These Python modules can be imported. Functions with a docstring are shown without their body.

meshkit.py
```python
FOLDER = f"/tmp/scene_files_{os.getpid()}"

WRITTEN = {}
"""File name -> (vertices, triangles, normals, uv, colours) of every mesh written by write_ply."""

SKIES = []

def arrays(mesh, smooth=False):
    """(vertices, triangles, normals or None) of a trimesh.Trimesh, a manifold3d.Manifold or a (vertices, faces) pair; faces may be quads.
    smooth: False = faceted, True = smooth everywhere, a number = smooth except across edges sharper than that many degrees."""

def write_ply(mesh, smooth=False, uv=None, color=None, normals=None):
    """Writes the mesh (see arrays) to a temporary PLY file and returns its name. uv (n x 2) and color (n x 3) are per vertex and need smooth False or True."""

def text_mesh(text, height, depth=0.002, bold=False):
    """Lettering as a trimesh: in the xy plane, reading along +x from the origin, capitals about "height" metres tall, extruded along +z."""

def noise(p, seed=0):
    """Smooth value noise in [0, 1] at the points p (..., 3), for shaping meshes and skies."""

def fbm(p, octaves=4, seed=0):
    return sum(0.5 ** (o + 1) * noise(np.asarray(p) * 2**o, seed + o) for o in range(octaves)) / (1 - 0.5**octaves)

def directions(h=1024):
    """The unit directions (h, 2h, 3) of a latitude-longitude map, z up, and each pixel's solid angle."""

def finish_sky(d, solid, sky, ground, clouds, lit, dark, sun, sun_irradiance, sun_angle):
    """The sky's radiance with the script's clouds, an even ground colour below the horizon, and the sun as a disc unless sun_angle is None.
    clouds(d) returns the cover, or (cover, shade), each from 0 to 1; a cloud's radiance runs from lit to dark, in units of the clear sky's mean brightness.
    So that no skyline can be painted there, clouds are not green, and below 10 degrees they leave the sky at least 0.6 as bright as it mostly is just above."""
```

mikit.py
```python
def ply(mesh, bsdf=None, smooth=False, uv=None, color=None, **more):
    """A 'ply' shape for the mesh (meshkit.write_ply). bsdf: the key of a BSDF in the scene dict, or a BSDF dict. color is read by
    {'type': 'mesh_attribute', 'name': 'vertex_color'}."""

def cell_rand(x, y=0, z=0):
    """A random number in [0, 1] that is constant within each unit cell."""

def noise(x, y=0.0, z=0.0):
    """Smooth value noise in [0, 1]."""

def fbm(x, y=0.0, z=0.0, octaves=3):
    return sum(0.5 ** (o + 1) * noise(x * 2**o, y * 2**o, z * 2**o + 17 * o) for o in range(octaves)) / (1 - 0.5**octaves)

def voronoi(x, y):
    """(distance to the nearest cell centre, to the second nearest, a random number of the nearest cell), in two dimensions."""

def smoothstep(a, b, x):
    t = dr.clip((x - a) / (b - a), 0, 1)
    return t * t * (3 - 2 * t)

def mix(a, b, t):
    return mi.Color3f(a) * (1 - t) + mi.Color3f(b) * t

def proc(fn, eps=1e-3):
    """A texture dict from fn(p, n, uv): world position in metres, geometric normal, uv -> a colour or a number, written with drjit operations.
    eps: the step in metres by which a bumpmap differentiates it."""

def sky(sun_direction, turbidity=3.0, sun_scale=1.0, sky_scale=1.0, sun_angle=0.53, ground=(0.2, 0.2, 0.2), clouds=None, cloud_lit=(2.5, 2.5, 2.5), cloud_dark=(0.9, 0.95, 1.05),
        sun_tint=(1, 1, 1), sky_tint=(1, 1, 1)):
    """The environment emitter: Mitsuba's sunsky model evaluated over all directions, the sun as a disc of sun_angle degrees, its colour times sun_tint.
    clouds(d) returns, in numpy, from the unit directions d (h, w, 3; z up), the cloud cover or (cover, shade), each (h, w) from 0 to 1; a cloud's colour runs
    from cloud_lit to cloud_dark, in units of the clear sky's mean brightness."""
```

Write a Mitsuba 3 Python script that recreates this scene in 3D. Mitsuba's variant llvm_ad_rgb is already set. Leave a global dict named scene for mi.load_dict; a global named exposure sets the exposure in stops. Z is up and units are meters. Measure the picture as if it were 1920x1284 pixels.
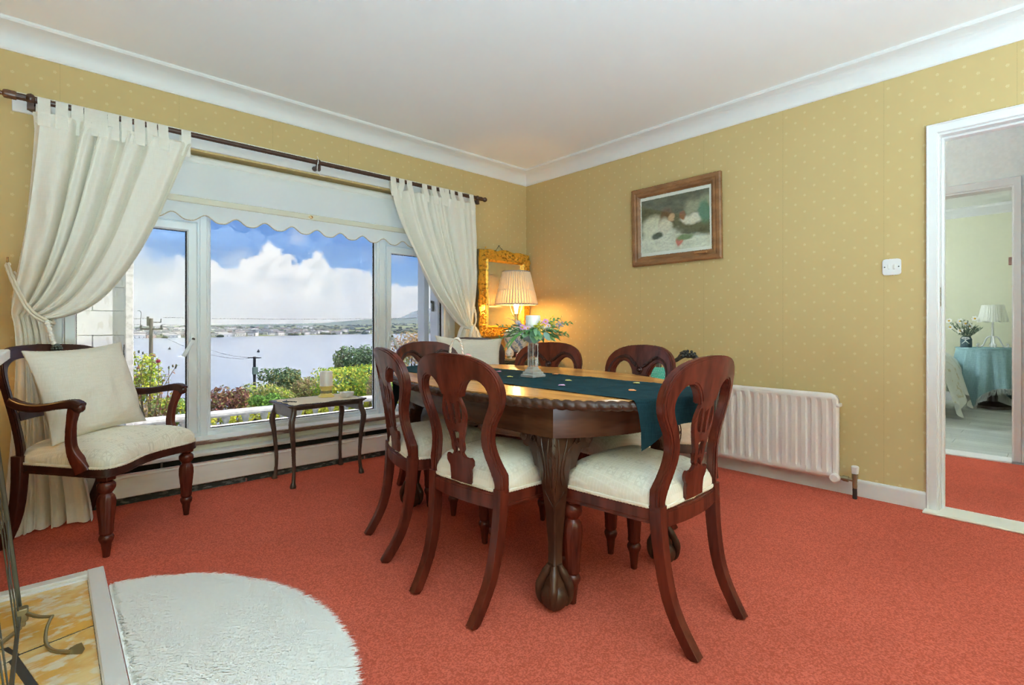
import math, random
import numpy as np, trimesh, mitsuba as mi, drjit as dr
import mikit, meshkit
from manifold3d import Manifold, CrossSection
from scipy.interpolate import CubicSpline
from mikit import proc, noise, fbm, voronoi, cell_rand, smoothstep, mix, ply

T = mi.ScalarTransform4f
scene, labels = {}, {}
PI = math.pi
# ------------------------------------------------------------------ camera, sky, sun, exposure
exposure = 2.05
CAM = (-3.458, -3.561, 0.98)
YAW = math.radians(42.55)
scene['camera'] = {'type': 'perspective', 'fov': math.degrees(2 * math.atan(960 / 940.5)), 'fov_axis': 'x', 'near_clip': 0.05, 'far_clip': 20000.0,
                   'principal_point_offset_x': 0.0, 'principal_point_offset_y': (642 - 613) / 1284,
                   'to_world': T().look_at(origin=CAM, target=(CAM[0] + math.sin(YAW), CAM[1] + math.cos(YAW), CAM[2]), up=(0, 0, 1))}


def cloud_cover(d):
    """A bank of cumulus over the bay to about nine degrees, thin wisps above, open blue between and broken cloud all round."""
    x, y, z = d[..., 0], d[..., 1], d[..., 2]
    el = np.degrees(np.arcsin(np.clip(z, 0, 1)))
    az = np.degrees(np.arctan2(x, y))

    def f(s, seed, oct=5, da=0.0, de=0.0):
        p = np.stack([(az + da) / s, (el + de) / s * 1.15, az * 0 + seed], -1)
        return sum(0.5 ** (k + 1) * meshkit.noise(p * 2 ** k, seed + k) for k in range(oct)) / (1 - 0.5 ** oct)

    def puff(s, seed, da=0.0, de=0.0, oct=4):
        """rounded billows."""
        p = np.stack([(az + da) / s, (el + de) / s * 1.1, az * 0 + seed], -1)
        q = sum(0.55 ** k * (1 - np.abs(2 * meshkit.noise(p * 1.9 ** k, seed + k) - 1)) for k in range(oct))
        return q / sum(0.55 ** k for k in range(oct))
    top = np.interp(az, [-180, 2, 6, 9, 12, 14.0, 15.2, 16.6, 18.2, 19.6, 20.6, 21.8, 23, 24.3, 26, 28, 30, 32, 35, 180],
                    [8.5, 7.6, 7.2, 6.6, 6.3, 6.0, 7.6, 8.6, 8.0, 6.6, 7.5, 7.9, 6.3, 6.6, 6.4, 5.1, 4.8, 5.2, 7.5, 8.5])
    edge = top + (puff(2.6, 11) - 0.62) * 2.2 + (puff(0.9, 31) - 0.62) * 1.0
    h = edge - el
    low = np.clip(h / 0.35, 0, 1)
    soft = np.clip((10.5 - az) / 3, 0, 1) * (az > -20)
    low = low * (1 - soft) + np.clip(h / 2.5 + 0.15, 0, 1) * soft
    wisp = np.clip((f(3.5, 51) - 0.52) * 2.4, 0, 0.5) * np.clip(f(9.0, 53) * 3 - 1, 0, 1)
    wisp = np.where(el < 16, wisp, np.clip((f(14.0, 91, 4) - 0.45) * 5, 0, 1))
    cover = np.maximum(low, wisp)
    # billows catch the light on their upper left; the base of the bank is greyer
    rel = 0.8 * (f(2.4, 131, 3, -0.35, 0.38) - f(2.4, 131, 3, 0.35, -0.38)) + 0.30 * (puff(1.1, 171, -0.12, 0.14, 3) - puff(1.1, 171, 0.12, -0.14, 3))
    fade = np.clip(el / 5.0, 0.10, 1)
    shade = 0.40 + 2.0 * rel * fade + 0.35 * (f(5.0, 191, 3) - 0.5) * 2 - 0.42 * np.clip(1 - h / 2.0, 0, 1) + 0.30 * np.clip((3.4 - el) / 3.4, 0, 1) * (el > 1.0) + 0.15 * soft
    return np.clip(cover, 0, 1), np.clip(shade, 0, 1)


scene['sky'] = mikit.sky((0.50, -0.28, 0.82), turbidity=2.6, sun_scale=0.0, sky_scale=1.0, ground=(0.25, 0.25, 0.24), clouds=cloud_cover,
                         cloud_lit=(4.75, 4.95, 5.1), cloud_dark=(2.5, 2.8, 3.1), sky_tint=(0.13, 0.40, 0.78), sun_tint=(1.0, 0.97, 0.93))
scene['sky']['sampling_weight'] = 3.0
scene['sun'] = {'type': 'directional', 'direction': [-0.50, 0.28, -0.82], 'irradiance': {'type': 'rgb', 'value': [1.5, 1.43, 1.32]}, 'sampling_weight': 0.35}


# ------------------------------------------------------------------ mesh helpers
def tri(v, f):
    f = np.asarray(f, int)
    if f.shape[1] == 4:
        f = np.vstack([f[:, [0, 1, 2]], f[:, [0, 2, 3]]])
    return trimesh.Trimesh(np.asarray(v, float), f, process=False)


def tm(m):
    if isinstance(m, trimesh.Trimesh):
        return m
    g = m.to_mesh()
    return trimesh.Trimesh(g.vert_properties[:, :3], g.tri_verts, process=False)


def cat(*ms):
    ms = [tm(m) for m in (ms[0] if len(ms) == 1 and isinstance(ms[0], (list, tuple)) else ms)]
    return trimesh.util.concatenate(ms)


def box(lo, hi, c=0.003):
    lo, hi = np.minimum(lo, hi).astype(float), np.maximum(lo, hi).astype(float)
    c = min(c, 0.45 * (hi - lo).min())
    if c <= 0:
        return tm(Manifold.cube(tuple(hi - lo)).translate(tuple(lo)))
    pts = []
    for k in range(3):
        for s in np.ndindex(2, 2, 2):
            p = np.where(np.array(s) == 1, hi, lo)
            q = np.where(np.array(s) == 1, hi - c, lo + c)
            q[k] = p[k]
            pts.append(q)
    return tm(Manifold.hull_points(np.array(pts)))


def lathe(prof, seg=24, flute=None, at=(0, 0, 0)):
    prof = np.asarray(prof, float)
    th = np.arange(seg) * 2 * PI / seg
    r = prof[:, 0][:, None] * np.ones(seg)
    if flute:
        r = r * flute(th[None, :], prof[:, 1][:, None])
    v = np.stack([r * np.cos(th), r * np.sin(th), prof[:, 1][:, None] * np.ones(seg)], -1).reshape(-1, 3)
    n, i = len(prof), np.arange(seg)
    f = []
    for k in range(n - 1):
        a, b = k * seg + i, k * seg + (i + 1) % seg
        f.append(np.stack([a, b, b + seg, a + seg], 1))
    m = tri(v + np.asarray(at, float), np.vstack(f))
    return m


def spl(pts, n):
    p = np.asarray(pts, float)
    t = np.r_[0, np.cumsum(np.linalg.norm(np.diff(p, axis=0), axis=1) ** 0.6)]
    return CubicSpline(t, p)(np.linspace(0, t[-1], n))


def prof(pts, n=40):
    return spl(pts, n)


def frames(path, up=None):
    p = np.asarray(path, float)
    t = np.gradient(p, axis=0)
    t /= np.linalg.norm(t, axis=1, keepdims=True) + 1e-12
    a = np.zeros_like(p)
    ref = np.array(up if up is not None else ([0, 0, 1] if abs(t[0][2]) < 0.9 else [1, 0, 0]), float)
    for i in range(len(p)):
        x = np.cross(ref, t[i])
        x /= np.linalg.norm(x) + 1e-12
        a[i] = x
        if up is None:
            ref = np.cross(t[i], x)
    return t, a, np.cross(t, a)


def sweep(path, sec, scale=None, up=None, closed=False, cap=True):
    """sec (m,2) counter-clockwise, carried along the path; scale per point (n,) or (n,2)."""
    p = np.asarray(path, float)
    t, a, b = frames(p, up)
    if closed:
        tt = np.roll(p, -1, 0) - np.roll(p, 1, 0)
        tt /= np.linalg.norm(tt, axis=1, keepdims=True)
        ref = np.array(up if up is not None else [0, 0, 1], float)
        a = np.cross(ref, tt); a /= np.linalg.norm(a, axis=1, keepdims=True); b = np.cross(tt, a)
    sec = np.asarray(sec, float)
    s = np.ones((len(p), 2)) if scale is None else np.broadcast_to(np.asarray(scale, float).reshape(len(p), -1), (len(p), 2))
    v = p[:, None] + a[:, None] * (sec[None, :, 0] * s[:, :1])[..., None] + b[:, None] * (sec[None, :, 1] * s[:, 1:])[..., None]
    n, m = len(p), len(sec)
    i = np.arange(m); f = []
    for k in range(n if closed else n - 1):
        k2 = (k + 1) % n
        f.append(np.stack([k * m + i, k * m + (i + 1) % m, k2 * m + (i + 1) % m, k2 * m + i], 1))
    f = np.vstack(f); f = np.vstack([f[:, [0, 1, 2]], f[:, [0, 2, 3]]])
    v = v.reshape(-1, 3)
    if cap and not closed:
        c0, c1 = len(v), len(v) + 1
        v = np.vstack([v, p[:1], p[-1:]])
        f = np.vstack([f, np.stack([np.full(m, c0), (i + 1) % m, i], 1), np.stack([np.full(m, c1), (n - 1) * m + i, (n - 1) * m + (i + 1) % m], 1)])
    return tri(v, f)


def circ(n=8, a=1.0, b=None):
    th = np.arange(n) * 2 * PI / n
    return np.stack([a * np.cos(th), (a if b is None else b) * np.sin(th)], 1)


def rrect(w, h, r, n=3):
    """rounded rectangle, counter-clockwise, centred."""
    out = []
    for cx, cy, a0 in ((w / 2 - r, h / 2 - r, 0), (-w / 2 + r, h / 2 - r, 90), (-w / 2 + r, -h / 2 + r, 180), (w / 2 - r, -h / 2 + r, 270)):
        for k in range(n + 1):
            a = math.radians(a0 + 90 * k / n)
            out.append((cx + r * math.cos(a), cy + r * math.sin(a)))
    return np.array(out)


def tube(path, r, seg=8, closed=False):
    p = np.asarray(path, float)
    r = np.broadcast_to(np.asarray(r, float), (len(p),))
    return sweep(p, circ(seg), r, closed=closed)


def plate(polys, t, bevel=0.0, ref=None):
    """polygons (outlines and holes, even-odd) extruded along z by t with stepped round edges; a Manifold."""
    from manifold3d import FillRule
    cs = polys if isinstance(polys, CrossSection) else CrossSection([np.asarray(p, float) for p in polys], FillRule.EvenOdd)
    if bevel > 0:
        b = bevel
        m = Manifold()
        for k, (inset, zz) in enumerate(((b, 0.0), (b * 0.29, b * 0.29), (0.0, b))):
            m = m + cs.offset(-inset).extrude(t - 2 * zz).translate((0, 0, zz))
    else:
        m = cs.extrude(t)
    return m.refine_to_length(ref) if ref else m


def warp(m, fn):
    return m.warp_batch(lambda v: fn(np.asarray(v)))


def grid(u, v):
    """faces of a u x v vertex grid (row-major, v fast)."""
    i, j = np.meshgrid(np.arange(u - 1), np.arange(v - 1), indexing='ij')
    a = (i * v + j).ravel()
    return np.stack([a, a + v, a + v + 1, a + 1], 1)


def mat4(loc=(0, 0, 0), rz=0.0):
    return T().translate(tuple(map(float, loc))).rotate([0, 0, 1], math.degrees(rz))


def move(m, loc=(0, 0, 0), rz=0.0, rx=0.0, ry=0.0):
    m = tm(m).copy()
    for ax, an in (((1, 0, 0), rx), ((0, 1, 0), ry), ((0, 0, 1), rz)):
        if an:
            m.apply_transform(trimesh.transformations.rotation_matrix(an, ax))
    m.apply_translation(loc)
    return m


# ------------------------------------------------------------------ scene entries
used = {}


def fresh(name):
    n = used.get(name, 0)
    used[name] = n + 1
    return name if n == 0 else f'{name}_{n:03d}'


def thing(name, label, cat_, group=None):
    k = fresh(name)
    labels[k] = {'label': label, 'category': cat_}
    if group:
        labels[k]['group'] = group
    return k


def put(key, mesh, m, smooth=35, to=None, **kw):
    d = mesh if isinstance(mesh, dict) else ply(mesh, m, smooth=smooth, **kw)
    if to is not None:
        d = {**d, 'to_world': to}
    scene[key] = d
    return key


def part(parent, name, mesh, m=None, smooth=35, to=None, label=None, **kw):
    k = put(fresh(parent + '__' + name), mesh, m, smooth, to, **kw)
    if label:
        labels[k] = {'label': label}
    return k


def one(name, label, cat_, mesh, m, smooth=35, to=None, group=None, kind=None, **kw):
    k = put(thing(name, label, cat_, group), mesh, m, smooth, to, **kw)
    if kind:
        labels[k]['kind'] = kind
    return k


def struct(name, mesh, m, smooth=35, label=None, **kw):
    k = put(fresh(name), mesh, m, smooth, **kw)
    labels[k] = {'kind': 'structure'}
    if label:
        labels[k]['label'] = label
    return k


def struct_thing(name, label=None):
    k = fresh(name)
    labels[k] = {'kind': 'structure'}
    if label:
        labels[k]['label'] = label
    return k


# ------------------------------------------------------------------ materials
def pr(color, rough=0.5, **kw):
    d = {'type': 'principled', 'base_color': color if isinstance(color, dict) else {'type': 'rgb', 'value': list(color)}, 'roughness': rough, **kw}
    return d


def mat(name, d, two=True, bump=None, scale=0.001, eps=1e-3):
    if bump is not None:
        d = {'type': 'bumpmap', 'arbitrary': proc(bump, eps), 'scale': scale, 'bsdf': d}
    scene[name] = {'type': 'twosided', 'bsdf': d} if two else d
    return name


def dif(color):
    return {'type': 'diffuse', 'reflectance': color if isinstance(color, dict) else {'type': 'rgb', 'value': list(color)}}


def carpet_fn(p, n, uv):
    a = fbm(p.x * 260, p.y * 260, 0.0, 2)
    b = fbm(p.x * 2.2, p.y * 2.2, 3.0, 3)
    c = mix((0.45, 0.080, 0.047), (0.63, 0.143, 0.092), smoothstep(0.25, 0.8, a))
    return c * (0.86 + 0.26 * b)


def wall_fn(p, n, uv):
    s = p.x + p.y
    def dots(u, v):
        iu, iv = dr.floor(u + 0.5), dr.floor(v + 0.5)
        du, dv = (u - iu) * 0.106, (v - iv) * 0.103
        r = dr.sqrt(du * du + dv * dv)
        pet = 0.0062 + 0.0012 * dr.cos(5 * dr.atan2(dv, du + 1e-6))
        ring = smoothstep(pet + 0.0016, pet, r) * (0.55 + 0.45 * smoothstep(0.0015, 0.0035, r))
        return ring
    u, v = s / 0.106, p.z / 0.103
    d = dr.maximum(dots(u, v), dots(u + 0.5, v + 0.5))
    seam = smoothstep(0.0016, 0.0006, dr.abs(s + 0.245 - 0.53 * dr.round((s + 0.245) / 0.53)))
    base = mix((0.535, 0.400, 0.185), (0.575, 0.437, 0.212), fbm(p.x * 1.7 + p.y * 1.7, p.z * 1.2, 0.0, 3))
    base = mix(base, (0.74, 0.66, 0.42), d * 0.36)
    return mix(base, (0.30, 0.24, 0.11), seam * 0.32)


def wood(dark, light, freq=(38, 38, 5), amount=1.0):
    def fn(p, n, uv):
        g = fbm(p.x * freq[0], p.y * freq[1], p.z * freq[2], 3)
        h = noise(p.x * freq[0] * 5, p.y * freq[1] * 5, p.z * freq[2] * 4)
        return mix(dark, light, dr.clip(0.15 + 1.1 * (g - 0.25) * amount + 0.22 * (h - 0.5), 0, 1))
    return proc(fn)


def marble_fn(p, n, uv):
    w = fbm(p.x * 9, p.y * 9, p.z * 9, 4)
    v = fbm(p.x * 5 + 2.5 * w, p.y * 14 + 2.0 * w, 7.0, 4)
    c = mix((0.66, 0.36, 0.07), (0.76, 0.58, 0.27), smoothstep(0.30, 0.72, v))
    c = mix(c, (0.80, 0.75, 0.60), smoothstep(0.44, 0.74, fbm(p.x * 26 + p.y * 12 + 2.0 * w, p.y * 38 - p.x * 9, 2.0, 5)) * 0.85)
    vein = smoothstep(0.022, 0.0, dr.abs(fbm(p.x * 14, p.y * 10, 31.0, 3) - 0.52)) * smoothstep(0.55, 0.7, noise(p.x * 6, p.y * 6, 9.0))
    return mix(c, (0.16, 0.13, 0.10), vein * 0.8)


def damask_fn(p, n, uv):
    """fine woven check with rows of square rosettes, on the seat's own uv in metres."""
    x, y = uv.x, uv.y
    gx, gy = x / 0.0125, y / 0.0125
    line = dr.maximum(smoothstep(0.34, 0.46, dr.abs(gx - dr.round(gx) )), smoothstep(0.34, 0.46, dr.abs(gy - dr.round(gy))))
    u, v = x / 0.085, y / 0.055
    lu, lv = (u - dr.round(u)) * 0.075, (v - dr.round(v)) * 0.048
    sq = dr.maximum(dr.abs(lu), dr.abs(lv))
    r = dr.sqrt(lu * lu + lv * lv)
    ros = smoothstep(0.0165, 0.015, sq) * (1 - 0.8 * smoothstep(0.013 + 0.0001, 0.0145, sq) )
    pet = smoothstep(0.35, 0.6, dr.abs(dr.cos(2 * dr.atan2(lv, lu + 1e-6)))) * smoothstep(0.013, 0.010, r)
    return line, ros, pet


def seat_col(p, n, uv):
    l, r, q = damask_fn(p, n, uv)
    c = mix((0.72, 0.69, 0.585), (0.79, 0.765, 0.67), l)
    return mix(c, mix((0.645, 0.615, 0.515), (0.77, 0.745, 0.645), q), r)


def seat_bump(p, n, uv):
    l, r, q = damask_fn(p, n, uv)
    return 0.5 * l * (1 - r) + r * (0.2 + 0.8 * q)


def linen_fn(a, b, f=420):
    def fn(p, n, uv):
        w = 0.5 * noise(p.x * f, p.y * f, p.z * 30) + 0.5 * noise(p.x * 30, p.y * 30, p.z * f)
        return mix(a, b, w)
    return fn


M_CARPET = mat('m_carpet', dif(proc(carpet_fn)), bump=lambda p, n, uv: fbm(p.x * 330, p.y * 330, 0.0, 2), scale=0.004, eps=6e-4)
M_WALL = mat('m_wallpaper', dif(proc(wall_fn)))
M_WHITE = mat('m_white_paint', pr((0.71, 0.71, 0.70), 0.45, specular=0.35))
M_CEIL = mat('m_ceiling', dif(proc(lambda p, n, uv: mix((0.84, 0.84, 0.83), (0.88, 0.88, 0.87), fbm(p.x * 1.1, p.y * 1.1, 0.0, 3)))))
M_UPVC = mat('m_upvc', pr((0.76, 0.82, 0.87), 0.28, specular=0.5))
M_CREAM = mat('m_cream_paint', pr(proc(lambda p, n, uv: mix((0.66, 0.62, 0.50), (0.74, 0.71, 0.60), fbm(p.x * 6, p.y * 6, p.z * 20, 3))), 0.5))
M_GREYTRIM = mat('m_worn_white', pr(proc(lambda p, n, uv: mix((0.74, 0.725, 0.70), (0.80, 0.79, 0.765), fbm(p.x * 3, p.y * 3, p.z * 60, 3))), 0.5))
M_DARKGAP = mat('m_dark_gap', dif((0.035, 0.033, 0.028)))
M_KICK = mat('m_dusty_kick', dif(proc(lambda p, n, uv: mix((0.045, 0.042, 0.036), (0.17, 0.16, 0.14), smoothstep(0.45, 0.75, fbm(p.x * 40, p.z * 90, p.y * 40, 3))))))
M_SILLWOOD = mat('m_sill_wood', pr(proc(lambda p, n, uv: mix((0.13, 0.062, 0.042), mix((0.24, 0.125, 0.09), (0.6, 0.52, 0.46), smoothstep(0.66, 0.72, fbm(p.x * 9, p.z * 60, p.y * 20, 3))), fbm(p.x * 12, p.y * 40, p.z * 80, 3))), 0.45))
M_GLASS = mat('m_pane', {'type': 'thindielectric', 'int_ior': 1.5}, two=False)
M_MAHOG = mat('m_mahogany', pr(wood((0.034, 0.0055, 0.003), (0.150, 0.024, 0.011)), 0.30, specular=0.3, clearcoat=0.35, clearcoat_gloss=0.86))
M_MAHOGD = mat('m_mahogany_dark', pr(wood((0.016, 0.005, 0.004), (0.065, 0.015, 0.009)), 0.30, specular=0.3, clearcoat=0.4, clearcoat_gloss=0.85))
M_CARVED = mat('m_carved_oak', pr(wood((0.022, 0.009, 0.005), (0.080, 0.030, 0.014), (30, 30, 9)), 0.33, specular=0.3, clearcoat=0.3, clearcoat_gloss=0.8))
M_TABLETOP = mat('m_table_top', pr(wood((0.30, 0.115, 0.028), (0.56, 0.265, 0.075), (26, 3.2, 20), 1.1), 0.22, specular=0.5, clearcoat=1.0, clearcoat_gloss=0.95))
M_APRON = mat('m_apron', pr(wood((0.040, 0.014, 0.007), (0.105, 0.040, 0.017), (9, 9, 40)), 0.25, specular=0.3, clearcoat=0.5, clearcoat_gloss=0.92))
M_SEAT = mat('m_damask', pr(proc(seat_col), 0.8, sheen=0.3), bump=seat_bump, scale=0.0007, eps=8e-4)
M_BRAID = mat('m_braid', dif(proc(linen_fn((0.60, 0.55, 0.43), (0.80, 0.76, 0.66), 250))))
M_LINEN = mat('m_linen', dif(proc(linen_fn((0.68, 0.64, 0.55), (0.80, 0.765, 0.685)))))
M_CURTAIN = mat('m_curtain',
                {'type': 'principledthin', 'base_color': proc(linen_fn((0.82, 0.795, 0.72), (0.89, 0.87, 0.80), 300)), 'roughness': 0.9, 'diff_trans': 0.40}, two=False)
M_BLIND = mat('m_blind', {'type': 'principledthin', 'base_color': {'type': 'rgb', 'value': [0.88, 0.92, 0.90]}, 'roughness': 0.8, 'diff_trans': 0.9}, two=False)
M_ROPE = mat('m_cord', dif((0.72, 0.68, 0.57)))
M_POLE = mat('m_pole', pr(wood((0.030, 0.012, 0.007), (0.085, 0.036, 0.020), (60, 60, 60)), 0.35, clearcoat=0.4))
M_BRASS = mat('m_brass', {'type': 'roughconductor', 'material': 'Cu', 'alpha': 0.2, 'specular_reflectance': {'type': 'rgb', 'value': [0.75, 0.72, 0.45]}})
M_OLDBRASS = mat('m_old_brass', pr((0.33, 0.28, 0.17), 0.38, metallic=0.85))
M_STEEL = mat('m_steel', pr((0.13, 0.135, 0.12), 0.32, metallic=0.8))
M_CHROME = mat('m_chrome', pr((0.75, 0.75, 0.74), 0.15, metallic=1.0))
M_DARKMETAL = mat('m_dark_metal', pr((0.05, 0.045, 0.04), 0.4, metallic=0.5))
M_RADI = mat('m_radiator', pr((0.80, 0.76, 0.73), 0.35, specular=0.4))
M_GILT = mat('m_gilt', pr(proc(lambda p, n, uv: mix((0.34, 0.17, 0.022), (0.78, 0.42, 0.05), smoothstep(0.30, 0.50, fbm(p.x * 55, p.y * 55, p.z * 55, 3)))), 0.36, metallic=0.55, specular=0.6))
M_GILTDARK = mat('m_gilt_dark', pr(proc(lambda p, n, uv: mix((0.045, 0.035, 0.02), (0.17, 0.12, 0.05), fbm(p.x * 40, p.y * 40, p.z * 12, 3))), 0.5, metallic=0.3))
M_MIRROR = mat('m_mirror', {'type': 'conductor', 'material': 'Ag'})
M_FRAME = mat('m_picture_frame', pr(wood((0.15, 0.066, 0.026), (0.36, 0.175, 0.070), (24, 10, 24)), 0.42))
M_TEAL = mat('m_runner', pr(proc(linen_fn((0.004, 0.018, 0.023), (0.010, 0.036, 0.043), 500)), 0.9, specular=0.15))
M_CLEAR = mat('m_clear', {'type': 'dielectric', 'int_ior': 1.5}, two=False)
M_CRYSTAL = mat('m_crystal', {'type': 'principled', 'base_color': {'type': 'rgb', 'value': [0.97, 0.99, 0.99]}, 'roughness': 0.05, 'spec_trans': 0.55, 'eta': 1.5}, two=False)  # its whitish diffuse share stands in for reflections off the cut facets
M_WAX = mat('m_wax', pr((0.86, 0.85, 0.80), 0.35, specular=0.4))
M_AMBER = mat('m_amber_glass', pr((0.72, 0.56, 0.16), 0.25, specular=0.5))
M_PORC = mat('m_porcelain', pr((0.86, 0.85, 0.81), 0.12, specular=0.5, clearcoat=0.6, clearcoat_gloss=0.95))
M_MARBLE = mat('m_marble', pr(proc(marble_fn), 0.22, specular=0.5, clearcoat=0.4))
M_GROUT = mat('m_black_joint', pr((0.03, 0.032, 0.034), 0.4))
M_FUR = mat('m_fur', dif((0.97, 0.97, 0.95)))
M_DOILY = mat('m_paper', dif((0.70, 0.62, 0.50)))
M_NEST = mat('m_dark_oak', pr(wood((0.030, 0.017, 0.013), (0.095, 0.055, 0.040), (30, 30, 8)), 0.32, clearcoat=0.5, clearcoat_gloss=0.85))
M_VCOL = mat('m_vertex', dif({'type': 'mesh_attribute', 'name': 'vertex_color'}))
M_LEAF = mat('m_leaf', {'type': 'principledthin', 'base_color': {'type': 'mesh_attribute', 'name': 'vertex_color'}, 'roughness': 0.55, 'diff_trans': 0.55}, two=False)
M_BARK = mat('m_bark', dif(proc(lambda p, n, uv: mix((0.10, 0.075, 0.055), (0.24, 0.20, 0.16), fbm(p.x * 60, p.y * 60, p.z * 9, 3)))))

# ================================================================== the room
struct('floor', box((-4.3, -5.8, -0.12), (0.0, 0.0, 0.0), 0), M_CARPET)
struct('ceiling', box((-4.3, -5.8, 2.49), (0.14, 0.3, 2.56), 0), M_CEIL)
struct('roof', box((-4.9, -6.2, 2.72), (6.0, 0.5, 2.95), 0), M_WHITE)  # unseen slab added over the house to keep the sun out
WX0, WX1, WZ0, WZ1 = -3.475, -0.79, 0.28, 2.055
struct('wall_back', cat(box((-4.6, 0, -0.4), (WX0, 0.3, 2.56), 0), box((WX1, 0, -0.4), (0.14, 0.3, 2.56), 0),
                        box((WX0, 0, WZ1), (WX1, 0.3, 2.56), 0)), M_WALL)
k = struct('wall_sill', box((WX0, 0, -0.4), (WX1, 0.3, 0.262), 0), M_CREAM, label='cream painted wall under the window sill')
struct('wall_right', cat(box((0, -3.135, -0.1), (0.14, 0, 2.56), 0), box((0, -3.92, 2.0), (0.14, -3.135, 2.56), 0), box((0, -5.8, -0.1), (0.14, -3.92, 2.56), 0)), M_WALL)
struct('wall_left', cat(box((-4.6, -3.1, -0.1), (-4.3, 0, 2.56), 0), box((-4.6, -5.8, -0.1), (-4.3, -5.3, 2.56), 0), box((-4.6, -5.3, 2.1), (-4.3, -3.1, 2.56), 0), box((-4.6, -5.3, -0.1), (-4.3, -3.1, 0.08), 0), box((-4.3, -2.75, 0), (-3.95, -0.98, 2.49), 0)), M_WALL)
struct('wall_rear', box((-4.6, -6.1, -0.1), (0.14, -5.8, 2.56), 0), M_WALL)

# cornice: plain cove with a bead along the ceiling
cov = [(0, 2.367), (0.006, 2.367), (0.010, 2.374)] + [(0.010 + 0.088 * (1 - math.cos(a)), 2.374 + 0.092 * math.sin(a)) for a in np.linspace(0.15, PI / 2 * 0.93, 7)] + [(0.104, 2.470), (0.113, 2.471), (0.119, 2.479), (0.119, 2.49), (0, 2.49)]


def cornice(p0, p1, inward, prof_=cov, m0=0.0, m1=0.0):
    """profile (out, z) from p0 to p1 in the floor plane; m0, m1: how much the ends shorten per metre outwards (mitres)."""
    p0, p1, w = np.array(p0, float), np.array(p1, float), np.array(inward, float)
    t = (p1 - p0) / np.linalg.norm(p1 - p0)
    v = []
    for e, s in ((p0, m0), (p1, -m1)):
        for o, z in prof_:
            q = e + w * o + t * o * s
            v.append((q[0], q[1], z))
    n = len(prof_)
    f = [(i, (i + 1) % n, n + (i + 1) % n, n + i) for i in range(n)]
    m = tri(v, f)
    if np.dot(m.face_normals[n - 1], [*w, 0]) > 0:
        m.invert()
    return m


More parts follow.
